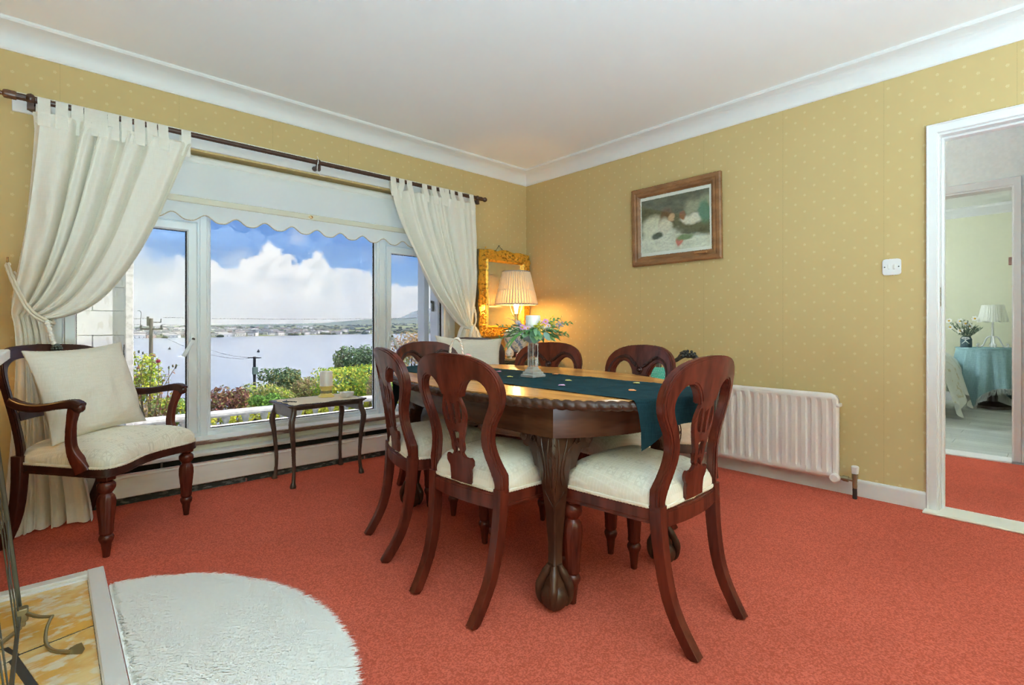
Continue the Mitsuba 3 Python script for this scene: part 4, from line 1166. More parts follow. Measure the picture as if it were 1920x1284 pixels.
kb = part(b, 'pull_knob', cat(lathe([(0, 0), (.011, .001), (.009, .008), (0, .011)], 14).apply_transform(trimesh.transformations.rotation_matrix(PI / 2, (1, 0, 0))).apply_translation((-2.105, BY - .029, 1.757)), box((-2.125, BY - .032, 1.754), (-2.085, BY - .028, 1.760), .001)), M_BRASS, label='brass pull')

# ================================================================== right wall: picture, switch
p = thing('framed_picture', 'print in a wide brown wooden frame on the right wall above the radiator', 'picture')
PY0, PY1, PZ0, PZ1 = -1.979, -1.254, 1.460, 2.064
LEAN = .018


def onwall(a, z, q):
    return (-.006 - LEAN * (z - PZ0) / .6 - q, a, z)


frp = [(0, 0), (0, .022), (.010, .030), (.030, .030), (.040, .024), (.055, .026), (.066, .020), (.070, .014), (.074, .012), (.074, 0)]
cor = [(PY0, PZ0, 1, 1), (PY1, PZ0, -1, 1), (PY1, PZ1, -1, -1), (PY0, PZ1, 1, -1)]
for i in range(4):
    v = []
    for (a, z, sa, sz) in (cor[i], cor[(i + 1) % 4]):
        for o, q in frp:
            v.append(onwall(a + sa * o, z + sz * o, q))
    n = len(frp)
    m = tri(v, [(j, (j + 1) % n, n + (j + 1) % n, n + j) for j in range(n)])
    m.fix_normals()
    if m.face_normals[np.argmax(m.area_faces), 0] > 0 and False:
        m.invert()
    part(p, 'frame_rail', m, M_FRAME, 30)


def print_fn(p_, n, uv):
    """generic soft interior print: dark greens above, pale bedding below, brown and cream patches."""
    u, v = uv.x, uv.y
    w = fbm(u * 7, v * 7, 0.0, 3) - .5
    uu, vv = u + .10 * w, v + .12 * w
    c = mix((.065, .07, .042), (.15, .16, .095), fbm(u * 9, v * 14, 3.0, 3))
    c = mix(c, (.30, .31, .20), smoothstep(.62, .75, uu) * smoothstep(.55, .7, vv) * smoothstep(.95, .8, vv))
    c = mix(c, mix((.50, .53, .42), (.68, .70, .58), fbm(u * 5 + v * 6, v * 18, 8.0, 3)), smoothstep(.34, .24, vv - .10 * dr.sin(uu * 5)))
    def blob(cx, cy, rx, ry, colr, c, k=.35):
        d = dr.sqrt(dr.square((uu - cx) / rx) + dr.square((vv - cy) / ry))
        return mix(c, colr, smoothstep(1 + k, 1 - k, d))
    c = blob(.16, .46, .16, .20, (.62, .64, .50), c)
    c = blob(.38, .60, .11, .17, (.15, .085, .045), c)
    c = blob(.36, .46, .10, .14, (.62, .60, .47), c)
    c = blob(.47, .60, .05, .07, (.52, .36, .22), c)
    c = blob(.76, .52, .16, .10, (.66, .64, .52), c)
    c = blob(.64, .62, .055, .08, (.24, .11, .055), c)
    c = blob(.93, .60, .07, .22, (.10, .22, .13), c)
    c = blob(.26, .32, .08, .06, (.10, .12, .09), c)
    c = blob(.58, .16, .05, .07, (.55, .20, .15), c)
    c = blob(.66, .21, .11, .06, (.18, .26, .12), c)
    return mix(c * .8, c * 1.15, fbm(u * 40, v * 40, 5.0, 2))


def quad(y0, z0, y1, z1, q):
    # seen from the room: u runs towards -y
    return tri([onwall(y1, z0, q), onwall(y0, z0, q), onwall(y0, z1, q), onwall(y1, z1, q)], [(0, 1, 2, 3)]), np.array([(0, 0), (1, 0), (1, 1), (0, 1)], float)


m, uv = quad(PY0 + .06, PZ0 + .06, PY1 - .06, PZ1 - .06, .010)
part(p, 'mount', m, mat('m_mount', dif((.70, .73, .66))), False, uv=uv, label='pale mount')
m, uv = quad(PY0 + .088, PZ0 + .098, PY1 - .084, PZ1 - .098, .0112)
part(p, 'print', m, mat('m_print', dif(proc(print_fn))), False, uv=uv, label='soft coloured print')
m, uv = quad(PY0 + .06, PZ0 + .06, PY1 - .06, PZ1 - .06, .0135)
part(p, 'glass', m, M_GLASS, False)
part(p, 'repair', box((-.052, PY0 + .10, PZ0 + .047), (-.034, PY0 + .19, PZ0 + .062), .001), mat('m_repair', pr((.34, .16, .06), .45)), label='lighter inlaid repair in the lower rail')

t = thing('light_switch', 'white double light switch on the wall beside the door', 'switch')
sw = [onwall(0, 0, 0)]
pl = tm(plate([rrect(.086, .090, .016, 5)], .011, .004)); pl.apply_transform(np.array([[0, 0, -1, 0], [1, 0, 0, -2.932], [0, 1, 0, 1.315], [0, 0, 0, 1.0]]))
pl.fix_normals()
part(t, 'plate', pl, M_WHITE)
for dy in (-.012, .012):
    part(t, 'rocker', box((-.0145, -2.932 + dy - .006, 1.302), (-.009, -2.932 + dy + .006, 1.328), .002), M_WHITE)
for dy in (-.032, .032):
    part(t, 'screw', box((-.0118, -2.932 + dy - .003, 1.312), (-.0105, -2.932 + dy + .003, 1.318), .001), M_DARKMETAL, label='dark screw')

# ================================================================== far corner: gilt mirror, console, lamp
t = thing('wall_mirror', 'ornate gilt framed mirror hanging in the far corner behind the lamp', 'mirror')
GX0, GX1, GZ0, GZ1 = -.655, -.014, .885, 1.690
gx0, gx1, gz0, gz1 = -.548, -.128, .995, 1.575
part(t, 'back_box', cat(box((GX0, -.055, GZ0 + .015), (GX0 + .05, 0, GZ1 - .01), .006), box((GX1 - .05, -.055, GZ0 + .015), (GX1, 0, GZ1 - .02), .006), box((GX0, -.05, GZ1 - .06), (GX1, 0, GZ1 - .01), .006), box((GX0, -.05, GZ0 + .015), (GX1, 0, GZ0 + .06), .006)), M_GILTDARK)
MX = np.linspace(0, 1, 60)


def wavy(a, b, amp, n, ph_=0):
    q = a + (b - a) * MX[:, None]
    d = (b - a) / np.linalg.norm(b - a); nn = np.array([d[1], -d[0]])
    return q + nn * (amp * np.abs(np.sin(MX * PI * n + ph_)) * np.sin(MX * PI))[:, None]


A, B_, C_, D_ = (np.array(q, float) for q in ((GX0 + .012, GZ0 + .015), (GX1 - .012, GZ0 + .015), (GX1 - .012, GZ1 - .015), (GX0 + .012, GZ1 - .015)))
outl = np.vstack([wavy(A, B_, .016, 3)[:-1], wavy(B_, C_, .012, 4)[:-1], wavy(C_, D_, .022, 3)[:-1], wavy(D_, A, .012, 4)[:-1]])
inn = np.array([(gx0, gz0), (gx1, gz0), (gx1, gz1), (gx0, gz1)])
UP = lambda m: tm(m).apply_transform(np.array([[1, 0, 0, 0], [0, 0, -1, -.050], [0, 1, 0, 0], [0, 0, 0, 1.0]]))
part(t, 'frame', UP(plate([outl, inn], .026, .008)), M_GILT, 40)
fc = [(0, .0), (0, .016), (-.016, .030), (-.034, .018), (-.034, 0)]
for i, (p0_, p1_) in enumerate(((inn[0], inn[1]), (inn[1], inn[2]), (inn[2], inn[3]), (inn[3], inn[0]))):
    sgn = [(1, 1), (-1, 1), (-1, -1), (1, -1)]
    v = []
    for cc, (sx, sz) in ((p0_, sgn[i]), (p1_, sgn[(i + 1) % 4])):
        for o, q in fc:
            v.append((cc[0] + sx * o, -.062 - q, cc[1] + sz * o))
    m = tri(v, [(j, (j + 1) % 5, 5 + (j + 1) % 5, 5 + j) for j in range(5)]); m.fix_normals()
    part(t, 'inner_moulding', m, M_GILT, 30)
rr = random.Random(11); cv = []
ctr = np.array([(GX0 + GX1) / 2, (GZ0 + GZ1) / 2])
mid = [(np.array([GX0 + .055, GZ0 + .055]), np.array([GX1 - .055, GZ0 + .055])), (np.array([GX1 - .055, GZ0 + .055]), np.array([GX1 - .055, GZ1 - .055])), (np.array([GX1 - .055, GZ1 - .055]), np.array([GX0 + .055, GZ1 - .055])), (np.array([GX0 + .055, GZ1 - .055]), np.array([GX0 + .055, GZ0 + .055]))]
for a, b2 in mid:
    L = np.linalg.norm(b2 - a); n = int(L / .012)
    for k in range(n):
        u = (k + .5) / n
        dens = .35 + .65 * (abs(u - .5) > .28 or abs(u - .5) < .13)
        for rep in range(2):
            if rr.random() < dens:
                o = rr.gauss(0, .022); d = (b2 - a) / L; nn = np.array([-d[1], d[0]])
                q = a + (b2 - a) * u + nn * o
                e = tm(Manifold.sphere(1, 10).scale((rr.uniform(.005, .012), rr.uniform(.006, .013), rr.uniform(.005, .012))).rotate((0, rr.uniform(0, 180), 0)))
                cv.append(e.apply_translation((q[0], -.078, q[1])))
    for k in range(5):      # scrolls
        u = (.06, .18, .5, .82, .94)[k]
        q = a + (b2 - a) * u
        th_ = np.linspace(0, 4.5, 18); r_ = .030 * np.exp(-th_ * .28); s_ = 1 if k % 2 else -1
        cv.append(tube(np.stack([q[0] + s_ * r_ * np.cos(th_), -.080 - .002 * th_, q[1] + r_ * np.sin(th_)], 1), np.linspace(.008, .004, 18), 7))
part(t, 'carving', cat(cv), M_GILT, 50, label='gilt leaf and scroll carving')
part(t, 'glass', tri([(gx0 - .03, -.060, gz0 - .03), (gx1 + .03, -.060, gz0 - .03), (gx1 + .03, -.060, gz1 + .03), (gx0 - .03, -.060, gz1 + .03)], [(0, 1, 2, 3)]), M_MIRROR, False)
part(t, 'wire', tube([(-.43, -.02, GZ1 - .02), (-.363, -.010, 1.741), (-.29, -.02, GZ1 - .02)], .002, 6), M_DARKMETAL)
part(t, 'nail', lathe([(0, 0), (.005, .001), (.005, .008), (0, .01)], 8).apply_transform(trimesh.transformations.rotation_matrix(PI / 2, (1, 0, 0))).apply_translation((-.363, -.004, 1.742)), M_DARKMETAL)

t = thing('console_table', 'small carved gilt console table in the corner under the lamp', 'table')
CXo, CYo, CW, CD = -.345, -.275, .66, .44
part(t, 'tabletop', plate([rrect(CW, CD, .10, 8)], .016, .005).translate((CXo, CYo, .699)), mat('m_console_top', pr(wood((.34, .19, .07), (.55, .36, .16), (20, 20, 20)), .4)))
apx = CrossSection([rrect(CW - .03, CD - .03, .09, 8)])
part(t, 'apron', plate(apx - apx.offset(-.02), .042, .004).translate((CXo, CYo, .658)), M_GILTDARK)
cv = []
rr = random.Random(3)
o = np.asarray(apx.to_polygons()[0])
d_ = np.r_[0, np.cumsum(np.linalg.norm(np.diff(np.vstack([o, o[:1]]), axis=0), axis=1))]; oc_ = np.vstack([o, o[:1]])
for s_ in np.arange(0, d_[-1], .016):
    q = [np.interp(s_, d_, oc_[:, k]) for k in (0, 1)]
    cv.append(tm(Manifold.sphere(.009, 10).scale((1, 1, 1.4)).translate((CXo + q[0], CYo + q[1], .684))))
    if rr.random() < .8:
        cv.append(tm(Manifold.sphere(.010, 8).scale((1, 1, rr.uniform(.7, 1.3))).translate((CXo + q[0], CYo + q[1], .662))))
part(t, 'carving', cat(cv), M_GILTDARK, 50, label='carved edge of leaves')
for sx in (-1, 1):
    for sy in (-1, 1):
        x0_, y0_ = CXo + sx * (CW / 2 - .075), CYo + sy * (CD / 2 - .075)
        lg = spl([(x0_, y0_, .66), (x0_ + sx * .035, y0_ + sy * .02, .60), (x0_ + sx * .015, y0_ + sy * .01, .45), (x0_ - sx * .02, y0_ - sy * .015, .25), (x0_ - sx * .01, y0_, .08), (x0_ + sx * .02, y0_ + sy * .015, 0)], 24)
        part(t, 'leg', tube(lg, np.interp(np.arange(24), [0, 4, 14, 21, 23], [.028, .030, .018, .020, .022]), 12), M_GILTDARK, 50)
for y_ in (CYo - CD / 2 + .03,):      # pierced scrolls under the front
    for x_ in (-.20, -.07, .07, .20):
        th_ = np.linspace(0, 5, 20); r_ = .045 * np.exp(-th_ * .2)
        part(t, 'scroll', tube(np.stack([CXo + x_ + (1 if x_ > 0 else -1) * r_ * np.cos(th_), y_ + 0 * th_, .625 + r_ * np.sin(th_) * .8], 1), np.linspace(.012, .006, 20), 8), M_GILTDARK, 50)

LX, LY = -.40, -.285
t = thing('table_lamp', 'lit blue and white ginger jar lamp with a pleated cream shade in the corner', 'lamp')


def jar_fn(p_, n, uv):
    a = dr.atan2(p_.y - LY, p_.x - LX) * 0.11
    u, v_ = a * 60, p_.z * 60
    d1, d2, w_ = voronoi(u, v_)
    c = mix((.72, .74, .68), (.16, .24, .42), smoothstep(.30, .22, d1) * .9)
    c = mix(c, (.22, .31, .48), smoothstep(.10, .03, d2 - d1) * .6)
    band = dr.sin(u * .9 + v_ * .9)
    return mix(c, mix((.16, .25, .44), (.60, .66, .68), smoothstep(.3, .2, d1)), smoothstep(.45, .7, band))


jar = [(0, .760), (.062, .760), (.072, .768), (.098, .83), (.112, .885), (.112, .915), (.098, .945), (.070, .962), (.052, .968), (.050, .982), (.030, .985), (0, .985)]
part(t, 'base', plate([circ(28, .082)], .045, .012).translate((LX, LY, .716)), M_MAHOGD, label='dark turned stand')
part(t, 'jar', lathe(prof(jar[:9], 40).tolist() + jar[9:], 40, at=(LX, LY, 0)), mat('m_jar', pr(proc(jar_fn), .12, clearcoat=.8, clearcoat_gloss=.95)), 50, label='blue and white porcelain jar')
part(t, 'neck', lathe([(.022, .984), (.024, .990), (.012, .998), (.010, 1.02), (.016, 1.026), (.018, 1.04), (.016, 1.075), (.019, 1.08), (.019, 1.10), (0, 1.10)], 18, at=(LX, LY, 0)), M_BRASS)
part(t, 'bulb', lathe([(.012, 1.10), (.014, 1.13), (.022, 1.17), (.023, 1.19), (.016, 1.21), (0, 1.216)], 18, at=(LX, LY, 0)), M_WHITE, True, emitter=emit((72, 40, 12.5)))
for s_ in (-1, 1):
    part(t, 'carrier', tube(spl([(LX + s_ * .018 * .74, LY - s_ * .018 * .68, 1.085), (LX + s_ * .05 * .74, LY - s_ * .05 * .68, 1.15), (LX + s_ * .05 * .74, LY - s_ * .05 * .68, 1.3), (LX, LY, 1.40)], 20), .0022, 6), M_BRASS)
npl = 44
ang = np.arange(npl * 6) * 2 * PI / (npl * 6)
pleat = 1 + .13 * (np.abs(np.sin(ang * npl / 2)) - .5) * 1.0
v = []
for k, u in enumerate(np.linspace(0, 1, 12)):
    r_ = .184 + (.118 - .184) * u
    v.append(np.stack([LX + r_ * pleat * np.cos(ang), LY + r_ * pleat * np.sin(ang), 1.180 + .292 * u + 0 * ang], 1))
m = len(ang); i = np.arange(m)
f = np.vstack([np.stack([k * m + i, k * m + (i + 1) % m, (k + 1) * m + (i + 1) % m, (k + 1) * m + i], 1) for k in range(11)])
part(t, 'shade', tri(np.array(v).reshape(-1, 3), f), mat('m_shade', {'type': 'principledthin', 'base_color': {'type': 'rgb', 'value': [.74, .64, .48]}, 'roughness': .9, 'diff_trans': .36}, two=False), True, label='pleated cream shade')
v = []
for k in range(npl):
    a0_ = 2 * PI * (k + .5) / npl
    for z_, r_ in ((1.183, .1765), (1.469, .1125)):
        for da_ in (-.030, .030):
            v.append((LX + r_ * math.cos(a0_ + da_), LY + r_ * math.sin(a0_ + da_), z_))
part(t, 'pleat_shadow_strips', tri(v, [(4 * k, 4 * k + 1, 4 * k + 3, 4 * k + 2) for k in range(npl)]), mat('m_pleat_shadow', dif((.40, .32, .22))), False, label='dark strips inside the shade coloured as the shadow between pleats')  # darker strips just inside the lampshade paint the shadow between its pleats
for r_, z_ in ((.187, 1.181), (.121, 1.471)):
    a = np.linspace(0, 2 * PI, 48, endpoint=False)
    part(t, 'shade_band', tube(np.stack([LX + r_ * np.cos(a), LY + r_ * np.sin(a), z_ + 0 * a], 1), .0055, 8, closed=True), (mat('m_band', dif((.34, .29, .27))) if 'm_band' not in scene else 'm_band'), True, label='grey brown binding')
a = np.linspace(0, 2 * PI, 60, endpoint=False)
part(t, 'shade_cord', tube(np.stack([LX + .160 * np.cos(a), LY + .160 * np.sin(a), 1.305 + .002 * np.sin(a * 20)], 1), .0035, 6, closed=True), M_ROPE, True)

one('bud_vase', 'small white bottle vase with a flower print on the console, left of the bell', 'vase', lathe(prof([(.001, .716), (.022, .716), (.020, .722), (.032, .736), (.037, .755), (.030, .780), (.014, .800), (.0095, .825), (.0105, .852)], 30).tolist() + [(.008, .852), (.006, .82), (0, .80)], 26, at=(-.585, -.40, 0)),
    mat('m_vase', pr(proc(lambda p_, n, uv: mix((.84, .83, .78), mix((.55, .35, .20), (.30, .42, .20), noise(p_.x * 90, p_.z * 90, 3.0)), smoothstep(.60, .70, fbm(p_.x * 45, p_.z * 45, p_.y * 20, 2)) * smoothstep(.79, .77, p_.z))), .12, clearcoat=.6)), 50)
bl = thing('hand_bell', 'white china hand bell with a red flower on the console', 'bell')
part(bl, 'cup', lathe(prof([(.034, .716), (.030, .728), (.026, .745), (.020, .757), (.008, .762)], 20).tolist() + [(.006, .764), (0, .765)], 22, at=(-.505, -.435, 0)), mat('m_bell', pr(proc(lambda p_, n, uv: mix((.85, .83, .80), (.42, .12, .16), smoothstep(.62, .66, fbm(p_.x * 70, p_.z * 70, 4.0, 2)))), .15, clearcoat=.6)), 50)
part(bl, 'handle', lathe([(.006, .762), (.004, .775), (.007, .785), (.004, .795), (.003, .808), (0, .812)], 12, at=(-.505, -.435, 0)), M_PORC, 50)
part(bl, 'ribbon', tube(spl([(-.505, -.437, .766), (-.488, -.455, .760), (-.478, -.462, .738), (-.474, -.465, .718)], 12), .003, 6), mat('m_ribbon', dif((.80, .76, .62))), True)
fg = cat([tm(Manifold.sphere(r_, 14).scale(s_).translate((-.41 + x_, -.42 + y_, .716 + z_))) for x_, y_, z_, r_, s_ in ((0, 0, .014, .020, (1, .8, .7)), (.012, 0, .034, .013, (1, 1, 1)), (-.016, .0, .012, .010, (1.4, 1, .8)), (.016, -.004, .046, .005, (.6, 1, 1.6)), (.006, -.004, .046, .005, (.6, 1, 1.6)))])
one('figurine', 'tiny cream china animal figurine on the console beside the lamp', 'figurine', fg, M_PORC, 60)

# a second lit lamp on a low cupboard in the alcove at the left, out of the picture
t = thing('alcove_cupboard', 'low dark cupboard in the left alcove out of the picture', 'cupboard')
part(t, 'body', box((-4.29, -.62, .02), (-3.92, -.08, .74), .006), M_NEST)
part(t, 'top', box((-4.29, -.64, .74), (-3.90, -.06, .765), .006), M_NEST)
t = thing('table_lamp', 'lit lamp on the cupboard in the left alcove out of the picture', 'lamp')
part(t, 'base', lathe([(0, .766), (.07, .766), (.07, .78), (.02, .80), (.05, .86), (.05, .92), (.015, .98), (.012, 1.04), (0, 1.04)], 24, at=(-4.08, -.34, 0)), M_PORC, 50)
part(t, 'bulb', trimesh.creation.icosphere(2, .032).apply_translation((-4.08, -.34, 1.10)), M_WHITE, True, emitter={**emit((42, 24, 7.5)), 'sampling_weight': .6})
part(t, 'shade', lathe([(.16, 1.02), (.10, 1.24)], 36, at=(-4.08, -.34, 0)), 'm_shade', True)

# ================================================================== on the dining table
cR, sR = math.cos(TROT), math.sin(TROT)


def t_edge(x, sgn):
    """y of the tabletop's end at world x."""
    lo, hi = 0.0, 1.2
    for _ in range(40):
        mdl = (lo + hi) / 2
        dx, dy = x - TBL[0], sgn * mdl
        u, v_ = dx * cR + dy * sR, -dx * sR + dy * cR
        if (abs(u) / .525) ** 2.06 + (abs(v_) / .885) ** 2.06 < 1:
            lo = mdl
        else:
            hi = mdl
    return TBL[1] + sgn * lo


RX0, RX1 = -2.088, -1.610
nx, nyr = 60, 300
rows = []
for i, x in enumerate(np.linspace(RX0, RX1, nx)):
    yn, yf = t_edge(x, -1) - .012, t_edge(x, 1) + .012
    hang_n, hang_f = .150, .09
    L = hang_n + (yf - yn) + hang_f
    # the cloth is cut straight: both ends hang to where its own length takes them
    y_start, y_end = -2.665 - .135, -.93 + .09
    s = np.linspace(y_start, y_end, nyr)
    p_ = []
    for q in s:
        if q < yn:
            d = yn - q
            a = min(d / .020, PI / 2)
            wv = .016 * math.sin((x - RX0) * 26 + 1.2) * min(1, d / .10)
            p_.append((x + .05 * (x - (RX0 + RX1) / 2) * -d * 2, yn - .012 * math.sin(a) - wv - .010 * min(1, d / .05), .7475 - .012 * (1 - math.cos(a)) - max(0, d - .019)))
        elif q > yf:
            d = q - yf
            a = min(d / .020, PI / 2)
            p_.append((x, yf + .012 * math.sin(a) + .006, .7475 - .012 * (1 - math.cos(a)) - max(0, d - .019)))
        else:
            cr = 0
            for c0 in (-2.40, -2.07, -1.74, -1.41):
                cr = max(cr, max(0, 1 - abs(q - c0 - .02 * math.sin(x * 9)) / .010))
            cr = max(cr, max(0, 1 - abs(x + 1.815) / .007) * .7)
            p_.append((x, q, .7475 + .0022 * cr + .0012 * math.sin(q * 23 + x * 31)))
    rows.append(p_)
rm = tri(np.array(rows).reshape(-1, 3), grid(nx, nyr))
one('table_runner', 'dark teal cloth runner lying along the dining table and hanging over its end', 'table runner', rm, M_TEAL, True)

PC = [mat(f'm_petal_{i}', dif(c)) for i, c in enumerate(((.72, .36, .50), (.62, .55, .22), (.78, .33, .15), (.68, .42, .62)))]
for x, y, c, rz, lab in ((-1.754, -1.60, 0, .3, 'pink paper petal lying on the runner behind the front chair, left of the crystal stand'), (-1.895, -1.845, 1, 1.2, 'yellow petal on the runner just left of the crystal foot'),
                         (-1.645, -1.90, 2, .2, 'orange petal on the runner just right of the crystal foot'), (-1.818, -2.134, 1, 1.1, 'yellow petal on the runner, just in front of the crystal foot'),
                         (-1.975, -2.235, 3, .5, 'pink petal at the front edge of the runner'), (-1.69, -2.39, 1, .4, 'yellow petal near the far edge of the runner towards the right head chair'),
                         (-1.905, -2.515, 2, .9, 'orange petal nearest the hanging end of the runner')):
    q = circ(14, .017, .014)
    mm = tm(plate([q], .0022, .0007)); mm.vertices[:, 2] += .10 * (mm.vertices[:, 0] ** 2) / .017
    one('table_petal', lab, 'confetti', move(mm, (x, y, .7492), rz), PC[c], 40)

# crystal stand with candle and a wreath of flowers
KX, KY = -1.805, -1.905
VA = math.atan2(CAM[1] - KY, CAM[0] - KX)      # direction towards the chair side of the room
ks = math.radians(45) + VA
t = thing('crystal_stand', 'clear crystal candle stand on a stepped square foot standing on the runner', 'candle stand')
sq = lambda w, z0, z1, c=.003: Manifold.hull_points(np.array([(a * (w - e), b2 * (w - e), z) for a in (-1, 1) for b2 in (-1, 1) for z, e in ((z0, 0), (z1 - c, 0), (z1, c))]))
K = lambda m: move(m, (KX, KY, 0), ks)
base = sq(.041, .749, .762) + sq(.034, .7615, .773) + sq(.027, .7725, .784) + sq(.020, .7835, .794)
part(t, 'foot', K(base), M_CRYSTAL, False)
part(t, 'column', K(sq(.0150, .7945, .905, .001)), M_CLEAR, False)
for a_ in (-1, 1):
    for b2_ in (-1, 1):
        part(t, 'edge_bevel', K(box((a_ * .0155 - .0022, b2_ * .0155 - .0022, .795), (a_ * .0155 + .0022, b2_ * .0155 + .0022, .9045), .0008)), M_CRYSTAL, False)  # whitish strips added at the column corners for their bright edge glints
part(t, 'inner_rod', K(sq(.006, .797, .902, .001)), M_PORC, False) if False else None
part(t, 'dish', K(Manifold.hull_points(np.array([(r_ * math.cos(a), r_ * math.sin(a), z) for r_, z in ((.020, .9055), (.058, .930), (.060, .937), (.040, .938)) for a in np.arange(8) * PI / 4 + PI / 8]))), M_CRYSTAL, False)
one('pillar_candle', 'white pillar candle on the crystal stand among the flowers', 'candle', lathe(prof([(.034, .939), (.0345, .98), (.0345, 1.025)], 8).tolist() + [(.034, 1.034), (.030, 1.030), (.020, 1.022), (.003, 1.020), (.002, 1.030), (0, 1.031)], 32, at=(KX, KY, 0)), M_WAX, 40)

fr = np.array([math.cos(VA), math.sin(VA), 0]); ri = np.array([-math.sin(VA), math.cos(VA), 0])    # towards the near chair, and to its right
if np.dot(ri, (1, -1, 0)) < 0:
    ri = -ri
FL = lambda a, b_, z: np.array([KX, KY, z]) + ri * a + fr * b_


def leaf(p0_, d, up, L, w_, bendz=.3, n=7, fold=.25):
    """one folded pointed leaf: strip of quads along d."""
    d = np.asarray(d, float) / np.linalg.norm(d)
    s = np.cross(d, up); s /= np.linalg.norm(s) + 1e-9
    u = np.cross(s, d)
    v = []
    for t_ in np.linspace(0, 1, n):
        c = np.asarray(p0_) + d * L * t_ - np.array([0, 0, 1]) * bendz * L * t_ * t_
        ww = w_ * (math.sin(PI * min(1, t_ * .92 + .08)) ** .8)
        v += [c - s * ww + u * ww * fold, c, c + s * ww + u * ww * fold]
    f = []
    for k in range(n - 1):
        for j in (0, 1):
            a = k * 3 + j
            f.append((a, a + 1, a + 4, a + 3))
    return tri(v, f)


rng = random.Random(8)
fa = thing('flower_wreath', 'wreath of pink daisies, yellow sprigs and green leaves round the candle on the crystal stand', 'flowers')
GR = [(.13, .30, .10), (.20, .40, .16), (.24, .42, .24), (.10, .24, .09), (.34, .50, .20)]


def colored(ms, cols):
    m = cat(ms)
    c = np.vstack([np.tile(cc, (len(q.vertices), 1)) for q, cc in zip(ms, cols)])
    return m, c


ms, cs_ = [], []
for k in range(120):
    an = rng.uniform(0, 2 * PI)
    r0 = rng.uniform(.035, .07)
    ext = 1 + .75 * abs(math.cos(an)) ** 2
    d = np.array([math.cos(an), math.sin(an), 0])
    dd = ri * d[0] * ext + fr * d[1] + np.array([0, 0, rng.uniform(-.25, .45)])
    p0_ = FL(d[0] * r0 * ext, d[1] * r0, .945 + rng.uniform(-.012, .035))
    L = rng.uniform(.03, .075)
    ms.append(leaf(p0_, dd, (0, 0, 1), L, L * rng.uniform(.14, .26), rng.uniform(0, .5)))
    cs_.append(np.array(rng.choice(GR)) * rng.uniform(.8, 1.2))
m, c = colored(ms, cs_)
scene_key = part(fa, 'foliage', m, M_LEAF, True, color=c)
labels[scene_key] = {'kind': 'stuff', 'label': 'small green leaves of the wreath'}
# sprigs reaching out on both sides
for a0, z0, a1, z1, n in ((.06, .985, .172, 1.000, 12), (.06, .965, .155, .950, 10), (.05, .99, .130, 1.022, 9), (-.06, .97, -.160, .985, 9), (-.06, .95, -.175, .925, 6), (.05, .955, .11, .930, 6)):
    p0_, p1_ = FL(a0, .03, z0), FL(a1, .015, z1)
    ms, cs_ = [tube(np.linspace(p0_, p1_, 6), .0014, 5)], [np.array((.22, .30, .12))]
    for k in range(n):
        q = p0_ + (p1_ - p0_) * (k + 1) / n
        d = (p1_ - p0_) / np.linalg.norm(p1_ - p0_) + np.array([rng.uniform(-.8, .8), rng.uniform(-.8, .8), (-1) ** k * rng.uniform(.5, 1.1)])
        ms.append(leaf(q, d, (0.3, .2, 1), rng.uniform(.013, .022), rng.uniform(.005, .008), .1, 5)); cs_.append(np.array(rng.choice(GR)) * rng.uniform(.9, 1.3))
    m, c = colored(ms, cs_)
    part(fa, 'sprig', m, M_LEAF, True, color=c)
for p0_, d, L, w_, bz, cc in ((FL(-.03, .055, .965), ri * -.55 + fr * .5 + np.array([0, 0, -.15]), .115, .011, .55, (.16, .38, .12)), (FL(-.05, .05, .955), ri * -.75 + fr * .35 + np.array([0, 0, -.3]), .10, .012, .5, (.20, .42, .16)),
                              (FL(-.055, .02, 1.0), ri * -.55 + np.array([0, 0, .5]), .075, .009, .1, (.25, .50, .12)), (FL(-.06, .0, .99), ri * -.7 + np.array([0, 0, .45]), .085, .012, .1, (.42, .55, .42)),
                              (FL(.012, .066, .972), ri * -.10 + fr * .22 + np.array([0, 0, -1.0]), .066, .026, .05, (.22, .38, .24)), (FL(.05, .05, .955), ri * .85 + fr * .3 + np.array([0, 0, -.15]), .07, .013, .2, (.14, .30, .13)),
                              (FL(.06, .03, .96), ri * .9 + np.array([0, 0, .0]), .085, .012, .1, (.12, .27, .12)), (FL(.05, .06, .955), ri * .6 + fr * .3 + np.array([0, 0, -.7]), .045, .013, .1, (.30, .45, .38))):
    m = leaf(p0_, d, (0, 0, 1) if abs(d[2]) < .7 else fr, L, w_, bz, 10)
    part(fa, 'leaf', m, M_LEAF, True, color=np.tile(cc, (len(m.vertices), 1)))


def daisy(c, facing, r, pc, n=8):
    f_ = np.asarray(facing, float) / np.linalg.norm(facing)
    a = np.cross(f_, (0, 0, 1)); a /= np.linalg.norm(a); b_ = np.cross(f_, a)
    ms, cs_ = [], []
    for k in range(n):
        th_ = 2 * PI * k / n
        d = a * math.cos(th_) + b_ * math.sin(th_) + f_ * .25
        ms.append(leaf(c, d, f_, r, r * .32, 0, 6, .2)); cs_.append(np.array(pc) * rng.uniform(.9, 1.1))
    ms.append(trimesh.creation.icosphere(2, r * .28).apply_translation(np.asarray(c) + f_ * r * .12)); cs_.append(np.array((.75, .48, .06)))
    return colored(ms, cs_)


